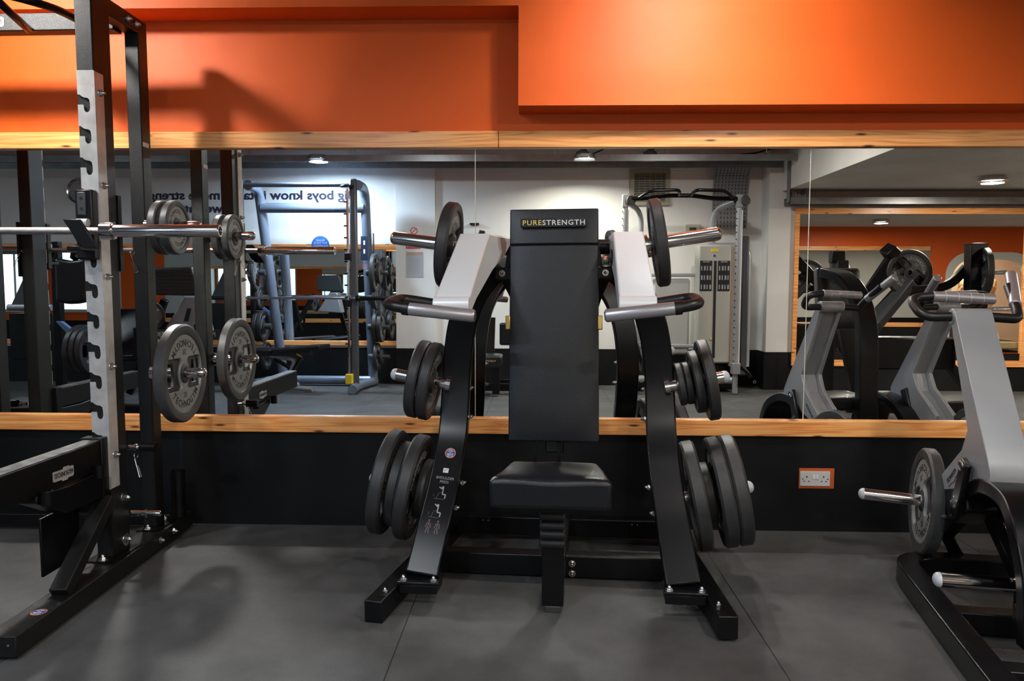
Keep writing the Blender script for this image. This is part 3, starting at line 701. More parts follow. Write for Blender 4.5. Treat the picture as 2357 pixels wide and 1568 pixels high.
# ------------------------------------------------------------ the barbell rack at the left
RT = M.Translation((-2.37, 0, 2.0)) @ M.Rotation(math.radians(-.45), 4, 'Y') @ M.Translation((2.37, 0, -2.0))
def GR(): return G(RT)
rack = thing('power_rack', 'tall black rack with notched steel uprights, pegs and a safety arm', 'exercise rack', (-2.37, -.5, 0))
XO, XI = -1.742, -1.812   # outer face of the right upright and its inner face
for s in (1, -1):
    def X(x): return x if s == 1 else -4.74 - x
    g = GR().bb(X(XI), X(XO), -.750, -.620, .085, 2.385); up = obj('front_upright', g, TEXB, rack, bevel=.005)
    g = GR().bb(X(-1.828), X(-1.765), -.348, -.268, .085, 2.385); rp = obj('rear_upright', g, TEXB, rack, bevel=.005)
    g = GR().bb(X(-1.828), X(-1.765), -.62, -.34, 2.318, 2.385); obj('top_side_beam', g, TEXB, rack, bevel=.005)
    for (y, z) in ((-.43, 2.352), (-.36, 2.352)): g = GR(); g.bolt((X(-1.765), y, z), (s, 0, 0), .012, .015); obj('bolt', g, ZINC, rack)
    # notched steel plate
    x0, x1, y = -1.807, -1.7395, -.7555
    zt, zb, st = 2.046, .372, .1222
    pl = [(x1, zb), (x1, zt), (x0, zt)]
    k = 0
    def nx(px): return x0 + px * (x1 - x0) / 38.0
    n = 13
    for k in range(n):
        z = 1.953 - k * st
        pl += [(x0, z), (nx(5), z - .001), (nx(9), z - .008), (nx(14), z - .012), (nx(22), z - .014), (nx(26), z - .020), (nx(27.5), z - .034), (nx(27.5), z - .056), (nx(25), z - .066), (nx(20.5), z - .070), (nx(16), z - .067), (nx(13.5), z - .058), (nx(13), z - .042), (nx(11), z - .040), (x0, z - .040)]
    pl += [(x0, zb)]
    if s == -1: pl = [(-4.74 - a, b) for a, b in pl]
    me = curve_mesh([pl], .0022); g = GR(); g.add(me, frame((0, y, 0), (1, 0, 0), (0, 0, 1)))
    g.bb(X(-1.7415), X(-1.7365), -.758, -.694, .375, 2.043)
    pn = obj('notched_plate', g, STEEL, rack, label='bare steel plate with hook notches', smooth=25)
    for kk in range(5):
        g = GR(); g.bolt((X(-1.7365), -.722, 1.965 - .364 * kk), (s, 0, 0), .0125, .015, .012); obj('bolt', g, ZINC, rack)
    # foot plates and floor beam
    g = GR().bb(X(-1.835), X(-1.715), -.80, -.58, .078, .086); obj('foot_plate', g, BLACK, rack)
    g = GR().bb(X(-1.835), X(-1.735), -.40, -.20, .078, .086); obj('foot_plate', g, BLACK, rack)
    for y_ in (-.775,): g = GR(); g.bolt((X(-1.775), y_, .086), (0, 0, 1), .013, .020); obj('bolt', g, ZINC, rack)
    for y_ in (-.38, -.225): g = GR(); g.bolt((X(-1.790), y_, .086), (0, 0, 1), .013, .018); obj('bolt', g, ZINC, rack)
    fb = GR(); fb.sweep([(X(-1.778), -.06, .043), (X(-1.728), -1.45, .043)], .105, .072)
    fbm = obj('floor_beam', fb, TEXB if s == 1 else BLACK, rack, bevel=.004)
    for (y_, z_) in ((-.42, .048), (-.29, .048)): g = GR(); g.bolt((X(-1.712 - .002), y_, z_), (s, 0, 0), .013, .016); obj('bolt', g, ZINC, rack)
    g = GR(); g.disc((X(-1.699), -1.4505, .050), (0, -1, 0), .004, .003); obj('rivet', g, ZINC, rack)
    # brace
    g = GR().sweep([(X(-1.735), -1.125, .085), (X(-1.756), -.765, .335)], .064, .05); obj('brace', g, TEXB, rack, bevel=.004)
    for z_ in (.310, .130): g = GR(); g.bolt((X(-1.742), -.655, z_), (s, 0, 0), .013, .027, .014); obj('bolt', g, ZINC, rack)
    # short vertical bar holder on the floor beam
    g = GR().lathe([(.033, .0), (.033, .225), (.029, .225), (.029, .02)], (X(-1.745), -.165, .082), (0, 0, 1), 28, closed=True); obj('bar_holder', g, BLACK, rack)
    # pegs on the rear upright
    for z_, L_ in ((1.468, .25), (.803, .250)):
        base = V((X(-1.765), -.335, z_)); a = V((s, 0, 0))
        g = GR(); g.tube([base, base + a * .03, base + a * .031, base + a * (L_ - .035)], [.034, .034, .0225, .0225], 24); pg = obj('plate_peg', g, CHROME, rack)
        g = GR(); e = base + a * (L_ - .036); g.tube([e, e + a * .02], [.0235, .0235], 24, dome=.8); obj('end_cap', g, CHROME, pg)
    # pins through the front upright
    for z_, r_, L_ in ((.515, .010, .055), (.228, .013, .125)):
        g = GR(); g.tube([(X(-1.742), -.605, z_), (X(-1.742 + L_), -.605, z_)], r_, 16, dome=.5); pn_ = obj('locking_pin', g, CHROME, rack)
        g = GR(); g.lathe([(r_, 0), (r_ + .005, .002), (r_ + .005, .006), (r_, .008)], (X(-1.742 + L_ * .5), -.605, z_), (s, 0, 0), 20, closed=True); obj('ring', g, ZINC, pn_)
    g = GR(); g.tube([(X(-1.742 + .052), -.605, .518), (X(-1.742 + .118), -.605, .516)], .0215, 24); pk = obj('pin_knob', g, BLACK, rack, bevel=.002)
    g = GR(); g.lathe([(.006, 0), (.014, 0), (.014, .002), (.006, .002)], (X(-1.742 + .115), -.605, .513), (s, 0, 0), 20, closed=True); obj('ring', g, ZINC, pk)
    # safety arm
    A0, A1 = (X(-1.787), -.762, .523), (X(-1.785), -1.75, .523)
    g = GR().beam(A0, A1, .070, .118); sa = obj('safety_arm', g, BLACK, rack, bevel=.004, label='black safety arm with light painted on its top face')
    g = GR().bb(X(-1.787) - .033, X(-1.787) + .033, -1.75, -.765, .5825, .5845); obj('lit_top_strip', g, mat('lit_top_grey', (.17, .17, .165), .35, metal=.3, var=.5, vscale=25), sa, label='grey strip painting the light on the top face')  # paler strip puts the light on the arm's top into colour
    g = GR().sweep([(X(-1.787), -.762, .405), (X(-1.787), -1.02, .405), (X(-1.787), -1.20, .455)], .070, [.11, .10, .03]); obj('arm_brace', g, BLACK, sa, bevel=.004)
    g = GR().bb(X(-1.835), X(-1.745), -.80, -.745, .35, .592); obj('arm_bracket', g, BLACK, sa, bevel=.004)
    for y_, z_ in ((-.855, .447), (-1.18, .43)):
        g = GR(); g.lathe([(.020, 0), (.020, .05), (.016, .05), (.016, .02)], (X(-1.728), y_, z_), (0, 0, 1), 20, closed=True); obj('cup', g, BLACK, sa)
    # hanging protector plate and bracket
    g = GR().bb(X(-1.872), X(-1.862), -1.02, -.78, .105, .33); obj('guard_plate', g, BLACK, rack, bevel=.003)
    g = GR().bb(X(-1.862), X(-1.745), -.790, -.748, .285, .362); obj('bracket', g, BLACK, rack, bevel=.004)
    for q in (-1.85, -1.79): g = GR(); g.bolt((X(q), -.79, .335), (0, -1, 0), .008 if q < -1.8 else .005, .0, .006); obj('bolt', g, ZINC, rack)
    # bar hook
    hk = GR(); hk.bb(X(-1.812), X(-1.742), -.800, -.758, 1.305, 1.578); hook = obj('bar_hook', hk, BLACK, rack, bevel=.006)
    g = GR().bb(X(-1.800), X(-1.7655), -.806, -.798, 1.478, 1.568); bl = obj('pad_plate', g, DKGREY, hook, bevel=.008)
    for z_ in (1.543, 1.502): g = GR(); g.disc((X(-1.7828), -.806, z_), (0, -1, 0), .0055, .0012); obj('screw_hole', g, INK, bl)
    g = GR()
    zz = [(X(-1.79), 1.350), (X(-1.708), 1.350), (X(-1.742), 1.462), (X(-1.836), 1.462), (X(-1.822), 1.425)]
    pts2 = [(-.045, 0), (.035, 0), (0, 0)]
    g.prism([(X(-1.722), 1.343), (X(-1.664), 1.341), (X(-1.732), 1.452), (X(-1.800), 1.454), (X(-1.765), 1.40), (X(-1.748), 1.368)], (0, -.905, 0), (1, 0, 0), (0, 0, 1), -.012)
    obj('hook_lip', g, BLACK, hook, bevel=.003)
    g = GR().bb(X(-1.785), X(-1.735), -.91, -.80, 1.336, 1.352); obj('hook_base', g, BLACK, hook, bevel=.003)
    g = GR(); g.tube([(X(-1.796), -.815, 1.447), (X(-1.752), -.815, 1.447)], .016, 20); obj('nylon_roller', g, CAPM, hook)
    # number label on the rear upright
    if s == 1: g = GR().bb(-1.7655, -1.7640, -.343, -.290, 1.825, 1.845); obj('paper_label', g, WINK, rack, label='small white paper label')
    for z_ in (1.70, 1.60, 1.23, 1.13, .66): 
        g = GR(); g.disc((X(-1.765), -.308, z_), (s, 0, 0), .006, .0006); obj('hole', g, INK, rack)
    g = GR().bb(X(-1.742), X(-1.7405), -.618, -.606, 1.30, 1.56) ; g.bb(X(-1.745), X(-1.735), -.622, -.598, 1.26, 1.575); obj('rubber_strip', g, BLACK, rack, bevel=.004)
# cross members
g = GR().sweep([(-2.912, -.40, 2.345), (-1.828, -.40, 2.345)], .07, .075, side=(0, 1, 0)); ct = obj('top_cross_tube', g, TEXB, rack, bevel=.004)
def badge(c, ux, uy, w, h, parent, Mx, mt=WINK):
    n = V(ux).normalized().cross(V(uy).normalized())
    sh = [(-w * .5, -h * .30), (-w * .46, -h * .38), (-w * .1, -h * .38), (-w * .07, -h * .5), (w * .18, -h * .5), (w * .22, -h * .38), (w * .46, -h * .38), (w * .5, -h * .25), (w * .5, h * .30), (w * .46, h * .42), (w * .30, h * .42), (w * .26, h * .5), (w * .02, h * .5), (-w * .02, h * .36), (-w * .5, h * .36)]
    g = G(Mx).prism(sh, c, ux, uy, .0015); b = obj('name_badge', g, mt, parent, label='silver name badge')
    lettering('lettering', 'TECHNOGYM', h * .52, V(c) + n * .0022, ux, uy, INK, b, Mx=Mx, sx=w / h / 3.55)
    return b
badge((-2.408, -.4355, 2.345), (1, 0, 0), (0, 0, 1), .20, .052, ct, RT)
g = GR().sweep([(-2.93, -.115, .055), (-1.80, -.115, .055)], .06, .055, side=(0, 1, 0)); obj('rear_floor_beam', g, BLACK, rack, bevel=.004)
# curved pull-up bars
T1 = [at(-60, -60, -.72), at(-5, 2, -.70), at(40, 44, -.58), at(66, 68, -.44)]
T2 = [at(-30, -22, -.74), at(55, -2, -.72), at(125, 20, -.60), at(165, 38, -.50), at(196, 56, -.43)]
for T_ in (T1, T2): g = G().tube(spline(T_, 6), .0165, 16); obj('pull_up_bar', g, GLOSSB, rack)
sab = [o for o in rack.children if o.name.startswith('safety_arm')][0]
badge((-1.7515, -1.045, .508), (0, 1, -.02), (0, 0, 1), .125, .050, sab, RT, STEEL)
# round sticker on the floor beam
fbm = [o for o in rack.children if o.name.startswith('floor_beam')][0]
sticker(RT.inverted() @ V((-1.705, -1.265, .0835)), (1, -.05, 0), (.05, 1, 0), .026, fbm, WIPE, RT)
# plates on the rack
for z_, kind, d, lab in [(1.462, '10s', .075, 'smaller plate on the upper peg of the rack, hard against the upright'), (1.462, '10s', .130, 'lettered plate on the upper peg of the rack, outermost above the barbell'),
                         (.801, '20', .134, 'big grey plate reading 20 on the lower peg of the rack')]:
    p = RT @ V((-1.765 + d, -.335, z_))
    plate(kind, p, (1, 0, 0), lab, spin=-.0 if kind == '20' else .5, group='plates on the rack pegs')
    lab2 = {'10s': 'grey plate on the upper peg of the far side of the rack', '20': 'big grey plate on the lower peg of the far side of the rack'}[kind]
    if d != .075: plate(kind, RT @ V((-4.74 + 1.765 - d, -.335, z_)), (-1, 0, 0), lab2, group='plates on the rack pegs')
# barbell
bar = thing('barbell', 'bright steel barbell resting in the hooks of the rack', 'barbell', (-2.33, -.847, 1.418))
yb, zb = -.847, 1.4178
g = G().tube([(-2.99, yb, zb), (-1.66, yb, zb)], .0142, 20); sh = obj('shaft', g, mat('knurled_steel', (.62, .58, .57), .3, metal=1.0, bump=.5, bscale=900), bar)
g = G().tube([(-2.082, yb, zb), (-2.078, yb, zb)], .0146, 20); obj('ring_mark', g, BLACK, sh)
for s in (1, -1):
    c = -2.33
    def XX(d): return c + s * d
    g = G().tube([(XX(.655), yb, zb), (XX(.657), yb, zb), (XX(.700), yb, zb), (XX(.702), yb, zb)], [.032, .0345, .0345, .030], 36); obj('collar', g, CHROME, bar, smooth=50)
    g = G(); g.lathe([(.0245, .70), (.0245, 1.112), (.022, 1.117), (.018, 1.117), (.0165, 1.105), (0, 1.105)] if s == 1 else [(.0245, .70), (.0245, 1.112), (.022, 1.117), (.018, 1.117), (.0165, 1.105), (0, 1.105)], (c, yb, zb), (s, 0, 0), 40); sl = obj('sleeve', g, CHROME, bar)
    g = G(); g.disc((XX(1.1052), yb, zb), (s, 0, 0), .0155, .001); obj('end_disc', g, mat('dark_chrome', (.25, .24, .23), .25, metal=1.0), sl)
# wire spring clips hanging on the rack
def clip(p, label, s=1.0, sw=.0):
    t = thing('spring_clip', label, 'collar clip', p, group='wire collar clips')
    g = G(); a = V(p); R_ = .010 * s
    g.tube([a + V((0.0, R_ * math.cos(q), R_ * math.sin(q))) + V((.006 * q / PI, 0, 0)) for q in [k * PI / 8 for k in range(0, 18)]], .0018, 8); obj('coil', g, ZINC, t)
    for dx, dy in ((.038, -.03), (-.016 + sw, .06)):
        g = G(); b = a + V((dx * .2, dy * .3, -R_)); e = a + V((dx, dy, -.085 * s)); e2 = e + V((.008, 0, .004)); b2 = b + V((dx * .35, 0, -.03))
        g.tube(fillet([b, e, e2, b2], .006, 4), .0018, 8); obj('wire_handle', g, ZINC, t)
clip((-1.700, -.60, 1.345), 'wire collar clip hanging under the barbell beside the right upright')
clip((-1.690, -.64, .490), 'wire collar clip hanging below the knob of the lower pin')
clip((-2.985, -.62, 1.40), 'wire collar clip hanging on the far side of the rack')
# ------------------------------------------------------------ the chest press at the right edge
QT = M.Translation((2.03, -1.0, 0)) @ M.Rotation(math.radians(-8.5), 4, 'Z')
chest = thing('chest_press_machine', 'black plate loaded chest press with silver lever arms and curved tubes', 'exercise machine', mx=QT.copy())
def GQ(): return G(QT)
for s in (-1, 1):
    def X(x): return -s * x     # written for the left arm at x < 0
    prof = [(.205, 1.118), (-.148, .610), (-.176, .565), (-.172, .530), (-.140, .508), (.02, .470), (.20, .36), (.262, .385), (.268, .455), (.08, .595), (.035, .68), (.250, 1.095)]
    web = [(.205, 1.118), (-.148, .610), (-.176, .565), (-.172, .530), (-.140, .508), (.02, .470), (.20, .36), (.235, .375), (.238, .42), (.045, .57), (.0, .675), (.222, 1.095)]
    xc = -.362; hw = .067
    g = GQ()
    for xx, pr in ((xc - hw, prof), (xc + hw - .022, prof)):
        A = [g.bm.verts.new((X(xx), y, z)) for y, z in pr]; B = [g.bm.verts.new((X(xx + .022), y, z)) for y, z in pr]
        g.bm.faces.new(A); g.bm.faces.new(B[::-1])
        for i in range(len(pr)): j = (i + 1) % len(pr); g.bm.faces.new((A[i], A[j], B[j], B[i]))
    A = [g.bm.verts.new((X(xc - hw + .0221), y, z)) for y, z in web]; B = [g.bm.verts.new((X(xc + hw - .0221), y, z)) for y, z in web]
    g.bm.faces.new(A); g.bm.faces.new(B[::-1])
    for i in range(len(web)): j = (i + 1) % len(web); g.bm.faces.new((A[i], A[j], B[j], B[i]))
    arm = obj('lever_arm', g, GREYP, chest, label='silver grey lever arm', bevel=.004, smooth=28)
    # front cover wraps over the three front faces
    g = GQ(); fp = [(.207, 1.122), (-.152, .611), (-.1805, .565), (-.176, .528), (-.141, .504), (-.139, .51), (-.168, .535), (-.170, .56), (-.14, .605), (.215, 1.118)]
    A = [g.bm.verts.new((X(xc - hw - .001), y, z)) for y, z in fp]; B = [g.bm.verts.new((X(xc + hw + .001), y, z)) for y, z in fp]
    g.bm.faces.new(A); g.bm.faces.new(B[::-1])
    for i in range(len(fp)): j = (i + 1) % len(fp); g.bm.faces.new((A[i], A[j], B[j], B[i]))
    obj('front_cover', g, GREYP, arm, bevel=.006, seg=3, smooth=60)
    g = GQ(); g.tube([(X(xc - hw - .003), .232, 1.095), (X(xc + hw + .003), .232, 1.095)], .033, 28); obj('end_roll', g, GREYP, arm, bevel=.004)
    # handles
    h1 = fillet([(X(xc - hw), .235, 1.095), (X(-.535), .235, 1.092), (X(-.555), .330, 1.165), (X(-.46), .330, 1.174)], [.05, .045], 8)
    g = GQ(); g.tube(h1, .019, 20); h = obj('handle', g, GRIPB, arm)
    g = GQ(); g.tube([(X(-.470), .330, 1.173), (X(-.466), .330, 1.173), (X(-.243), .330, 1.163), (X(-.238), .330, 1.163)], [.018, .0215, .0215, .018], 24); gr = obj('grip', g, GRIPS, h, label='silver ribbed grip')
    g = GQ(); 
    for k in range(1, 5): xk = -.47 + .232 * k / 5; g.lathe([(.0214, 0), (.0221, .0008), (.0214, .0016)], (X(xk), .330, 1.173 - .01 * k / 5), (1, 0, 0), 24, closed=True)
    obj('groove', g, WINK, gr)
    h2 = fillet([(X(xc + hw), .235, 1.095), (X(-.190), .235, 1.088), (X(-.182), .262, 1.12), (X(-.160), .40, 1.215)], [.035, .02], 8)
    g = GQ(); g.tube(h2, .019, 20); h = obj('handle', g, GRIPB, arm)
    g = GQ(); a_, b_ = V((X(-.178), .29, 1.14)), V((X(-.125), .47, 1.265)); d_ = (b_ - a_).normalized(); g.tube([a_, a_ + d_ * .004, b_ - d_ * .004, b_], [.018, .0225, .0225, .018], 24); gr = obj('grip', g, GRIPS, h, label='silver ribbed grip')
    # link plate with bolts
    g = GQ().sweep([(X(-.452), -.035, .575), (X(-.452), .01, .46), (X(-.452), .06, .345)], .022, .062, side=(1, 0, 0)); lk = obj('link_plate', g, GLOSSB, chest, bevel=.006)
    g = GQ().sweep([(X(-.292), -.035, .575), (X(-.292), .01, .46), (X(-.292), .06, .345)], .022, .062, side=(1, 0, 0)); lk2 = obj('link_plate', g, GLOSSB, chest, bevel=.006)
    for y, z, r in ((-.015, .555, .02),): g = GQ(); g.lathe([(0, 0), (r, 0), (r, .004), (r * .7, .005), (r * .6, .003), (0, .003)], (X(-.463), y, z), (X(-1), 0, 0), 28); obj('pivot_bolt', g, ZINC, lk)
    for y, z in ((.035, .425), (.060, .40), (.012, .412), (.035, .385)): g = GQ(); g.disc((X(-.463), y, z), (X(-1), 0, 0), .006, .003, 12); obj('bolt', g, ZINC, lk)
    # plate peg on the lower limb
    dirp = V((X(-1) * math.cos(math.radians(6)), math.sin(math.radians(6)), .05)).normalized()
    base = V((X(-.350), .420, .296))
    g = GQ(); g.tube([base, base + dirp * .03, base + dirp * .031, base + dirp * .325], [.04, .04, .0245, .0245], 24); pg = obj('loading_peg', g, CHROME, chest)
    e = base + dirp * .324; g = GQ(); g.tube([e, e + dirp * .004], .0248, 24, dome=.75); obj('end_cap', g, CAPM, pg)
    g = GQ(); g.lathe([(.026, 0), (.036, .002), (.036, .018), (.03, .022)], base + dirp * .02, dirp, 28, closed=True); obj('collar', g, DKGREY, pg)
    p = QT @ (base + dirp * .078)
    plate('20', p, QT.to_3x3() @ dirp, ['large grey lettered plate low on the left arm of the chest press', 'large grey lettered plate low on the far arm of the chest press'][0 if s == 1 else 1] if True else '', spin=.45, group='plates on the chest press')
    # storage peg in front, low
    g = GQ(); b0 = V((X(-.370), -.315, .225)); g.tube([b0, b0 + V((X(-.012), 0, 0)), b0 + V((X(-.013), 0, 0)), b0 + V((X(-.262), -.02, .010))], [.034, .034, .0245, .0245], 24); pg = obj('storage_peg', g, CHROME, chest)
    g = GQ(); e = b0 + V((X(-.261), -.02, .010)); g.tube([e, e + V((X(-.004), 0, 0))], .0248, 24, dome=.75); obj('end_cap', g, CAPM, pg)
    g = GQ().bb(X(-.385), X(-.35), -.345, -.285, .09, .285); br = obj('peg_bracket', g, BLACK, chest, bevel=.003)
    g = GQ().bb(X(-.388), X(-.345), -.348, -.282, .283, .292); obj('top_cap', g, GREYP, br, bevel=.003)
    for z in (.265, .155): g = GQ(); g.disc((X(-.385), -.315, z), (X(-1), 0, 0), .008, .004, 12); obj('bolt', g, ZINC, br)
    # big curved band from the pivot forward and down to the base
    pts = spline([(X(-.315), .14, .35), (X(-.315), .055, .43), (X(-.315), -.06, .490), (X(-.315), -.17, .510), (X(-.315), -.29, .49), (X(-.33), -.40, .42), (X(-.33), -.47, .28), (X(-.33), -.49, .09)], 6)
    g = GQ().sweep(pts, .24, .055); obj('curved_band', g, GLOSSB, chest, bevel=.007, seg=3, smooth=30)
    # dark struts running back down to the base
    g = GQ().sweep([(X(-.36), .10, .42), (X(-.36), .40, .19), (X(-.30), .42, .07)], .05, .075); obj('strut', g, BLACK, chest, bevel=.004)
    g = GQ().sweep([(X(-.28), .20, .34), (X(-.27), -.18, .10)], .045, .05); obj('strut', g, BLACK, chest, bevel=.004)
    g = GQ().sweep([(X(-.37), .03, .42), (X(-.37), .20, .35), (X(-.36), .45, .29)], .12, [.10, .14, .09]); obj('gearbox', g, BLACK, chest, bevel=.012)
    for y, z in ((.10, .335), (.20, .30), (.30, .29)): g = GQ(); g.bolt((X(-.431), y, z), (X(-1), 0, 0), .010, .0); obj('bolt', g, DKGREY, chest)
# base: a loop of wide tube with rounded corners
pts = fillet([(.60, -1.0, .05), (.545, .36, .05), (-.545, .36, .05), (-.60, -1.0, .05)], [.16, .16], 10)
g = GQ().sweep(pts, .10, .08, side=(0, 0, 1)); 
g = GQ(); 
rings = []
for i, p in enumerate(pts):
    t = (V(pts[min(i + 1, len(pts) - 1)]) - V(pts[max(i - 1, 0)])).normalized(); n = V((-t.y, t.x, 0))
    rings.append([g.bm.verts.new(V(p) + n * a * .043 + V((0, 0, b * .042))) for a, b in ((-1, -1), (1, -1), (1, 1), (-1, 1))])
for a, b in zip(rings, rings[1:]):
    for j in range(4): g.bm.faces.new((a[j], a[(j + 1) % 4], b[(j + 1) % 4], b[j]))
g.bm.faces.new(rings[0][::-1]); g.bm.faces.new(rings[-1])
obj('base_loop', g, GLOSSB, chest, bevel=.006, seg=3, smooth=30)
g = GQ().sweep([(-.60, -.20, .05), (.60, -.20, .05)], .07, .075, side=(0, 1, 0)); obj('cross_beam', g, BLACK, chest, bevel=.004)
g = GQ().sweep([(-.60, -.62, .05), (.60, -.62, .05)], .07, .075, side=(0, 1, 0)); obj('cross_beam', g, BLACK, chest, bevel=.004)
# curved back post, pad and seat
pts = spline([(.07, -.06, .06), (.07, -.08, .5), (.07, -.11, .95), (.055, -.19, 1.15), (.03, -.32, 1.27), (.0, -.48, 1.31)], 6)
g = GQ().sweep(pts, .125, .06); obj('back_post', g, GLOSSB, chest, bevel=.007, smooth=30)
def cbk(u, v, top):
    x = .13 + (u * 2 - 1) * .155; z = .92 + v * .42; e = (1 - abs(u * 2 - 1) ** 5) * (1 - abs(v * 2 - 1) ** 9)
    return V((x, -.505 + .02 * e - .05 * v, z)) if top else V((.13 + (x - .13) * .98, -.58 - .05 * v, z))
g = pad_mesh(12, 16, cbk); g.M = QT; obj('back_pad', g, VINYL, chest, bevel=.018, seg=3)
def cst(u, v, top):
    x = (u * 2 - 1) * .19; y = -.50 + v * .36; e = (1 - abs(u * 2 - 1) ** 5) * (1 - abs(v * 2 - 1) ** 5)
    return V((x, y, .50 + .012 * e)) if top else V((x * .98, y, .42))
g = pad_mesh(12, 12, cst); g.M = QT; obj('seat', g, VINYL, chest, bevel=.018, seg=3)
g = GQ().bb(-.04, .04, -.38, -.30, .05, .42); obj('seat_post', g, BLACK, chest, bevel=.004)
g = GQ().sweep([(.1, -.62, .10), (.1, -.62, 1.2)], .08, .05); obj('pad_support', g, BLACK, chest, bevel=.004)
# name badge on the lower limb
arm0 = [o for o in chest.children if o.name.startswith('lever_arm')][0]
badge((-.4305, .155, .475), (0, -.76, .65), (0, .65, .76), .115, .05, arm0, QT, GREYP)
# ------------------------------------------------------------ the back of the room, seen in the mirrors
def at3(u, v, y): return rf(u, v, y)
# lettering on the wall
SXW = 2.20 / text_width('boys know it takes more stren', .150, 1, .0042)
wt = tag(lettering('wall_lettering', 'Big boys know it takes more strength', .150, (-2.455 + (text_width('Big boys', .150, 1, .0042) - text_width('boys', .150, 1, .0042)) * SXW, YB + .003, 2.300), (-1, 0, 0), (0, 0, 1), mat('wall_ink', (.02, .02, .05), .6), None, align='LEFT', ext=.001, bold=.0042, sx=SXW), 'long line of black lettering reading Big boys know it takes more strength', 'wall lettering')
wt = tag(lettering('wall_lettering', 'weights', .150, (-3.835, YB + .003, 2.140), (-1, 0, 0), (0, 0, 1), bpy.data.materials['wall_ink'], None, align='LEFT', ext=.001, bold=.0042, sx=SXW), 'short black lettering reading weights under the long line', 'wall lettering')
# wall clock
ck = thing('wall_clock', 'round wall clock with a wide chrome rim on the back wall', 'clock', (-5.59, YB, 2.35))
g = G().lathe([(.125, .02), (.135, .045), (.150, .05), (.168, .03), (.172, 0), (.13, 0)], (-5.59, YB, 2.35), (0, 1, 0), 40, closed=True); obj('rim', g, CHROME, ck)
g = G().disc((-5.59, YB + .001, 2.35), (0, 1, 0), .13, .02, 36); obj('dial', g, mat('dial', (.33, .33, .34), .35), ck)
for nm, a, L_, w_ in (('hour_hand', 190, .07, .008), ('minute_hand', 130, .10, .006)):
    a = math.radians(a); c = V((-5.59, YB + .024, 2.35)); g = G().beam(c, c + V((-math.cos(a), 0, math.sin(a))) * L_, w_, .002, side=(math.sin(a), 0, math.cos(a))); obj(nm, g, INK, ck)
g = G()
for k in range(12):
    a = k * PI / 6; me = text_mesh(str(k or 12), .03, 'CENTER', .0004); g.add(me, frame((-5.59 - .1 * math.sin(a), YB + .0225, 2.35 + .1 * math.cos(a)), (-1, 0, 0), (0, 0, 1))); bpy.data.meshes.remove(me)
obj('numerals', g, INK, ck, flat=True)
# ventilation grille
vg = thing('wall_fan_grille', 'square beige ventilation grille high on the back wall', 'vent', (1.36, YB, 2.39))
g = G()
for (a, b, c, d) in ((1.12, 1.60, 2.175, 2.225), (1.12, 1.60, 2.56, 2.61), (1.12, 1.175, 2.22, 2.565), (1.545, 1.60, 2.22, 2.565)): g.bb(a, b, YB, YB + .03, c, d)
obj('frame', g, mat('beige_plastic', (.30, .28, .20), .45), vg, bevel=.004)
g = G()
for k in range(17): g.bb(1.175, 1.545, YB + .012, YB + .024, 2.230 + k * .0197, 2.239 + k * .0197)
for k in range(5): g.bb(1.23 + k * .065, 1.234 + k * .065, YB + .016, YB + .026, 2.225, 2.56)
obj('grille', g, bpy.data.materials['beige_plastic'], vg)
obj('fan_cavity', G().bb(1.175, 1.545, YB + .001, YB + .004, 2.225, 2.56), INK, vg)
# emergency light, thermostat, white switch plate, black wall bar
e_ = thing('emergency_light', 'long off white emergency light fitting under the cable tray', 'light', (1.75, YB, 2.65)); obj('housing', G().bb(1.575, 1.945, YB, YB + .07, 2.625, 2.675), PLASTIC, e_, bevel=.01); obj('diffuser', G().bb(1.59, 1.93, YB + .005, YB + .066, 2.60, 2.626), mat('frosted', (.6, .6, .55), .4), e_, bevel=.008)
t_ = thing('thermostat', 'small beige wall thermostat behind the pulley machine', 'thermostat', (1.88, YB, 1.88)); obj('housing', G().bb(1.79, 1.965, YB, YB + .03, 1.80, 1.955), mat('beige_plastic2', (.50, .47, .40), .45), t_, bevel=.006); obj('display', G().bb(1.84, 1.92, YB + .03, YB + .032, 1.885, 1.915), DKGREY, t_)
tag(obj('switch_plate', G().bb(2.94, 2.944 + .012, YB2 - .2, YB2 - .08, 1.15, 1.60), PLASTIC), 'tall white plate on the side of the wall corner', 'wall plate')
tag(obj('wall_bar', G().bb(-.80, -.69, YB, YB + .05, 1.945, 1.967), BLACK, bevel=.002), 'short black bar fixed to the white back wall', 'bracket')
# signs on the pillar
YP = YB + .05
sg = thing('warning_sign', 'white sign with a red prohibition ring and red lower band on the pillar', 'sign', (-1.48, YP, 1.8))
obj('panel', G().bb(-1.585, -1.385, YP, YP + .004, 1.645, 1.925), WINK, sg)
obj('red_band', G().bb(-1.575, -1.395, YP + .004, YP + .005, 1.655, 1.775), REDM, sg)
lettering('lettering', 'WEIGHTS', .045, (-1.485, YP + .0058, 1.685), (-1, 0, 0), (0, 0, 1), WINK, sg, sx=.8)
g = G().lathe([(.034, 0), (.043, 0), (.043, .002), (.034, .002)], (-1.475, YP + .004, 1.87), (0, 1, 0), 32, closed=True); g.beam((-1.50, YP + .005, 1.845), (-1.45, YP + .005, 1.895), .008, .002, side=(1, 0, -1)); obj('prohibition_ring', g, REDM, sg)
nt = thing('notice', 'framed grey printed notice under the red sign on the pillar', 'notice', (-1.47, YP, 1.47)); obj('sheet', G().bb(-1.57, -1.365, YP, YP + .004, 1.31, 1.62), mat('notice_paper', (.42, .44, .47), .4), nt); obj('header', G().bb(-1.562, -1.373, YP + .004, YP + .005, 1.578, 1.612), mat('notice_head', (.5, .32, .22), .5), nt)
g = G()
for k in range(14): g.bb(-1.54, -1.40 - .01 * (k % 3), YP + .0042, YP + .005, 1.35 + k * .015, 1.352 + k * .015)
obj('printed_lines', g, GREYINK, nt)
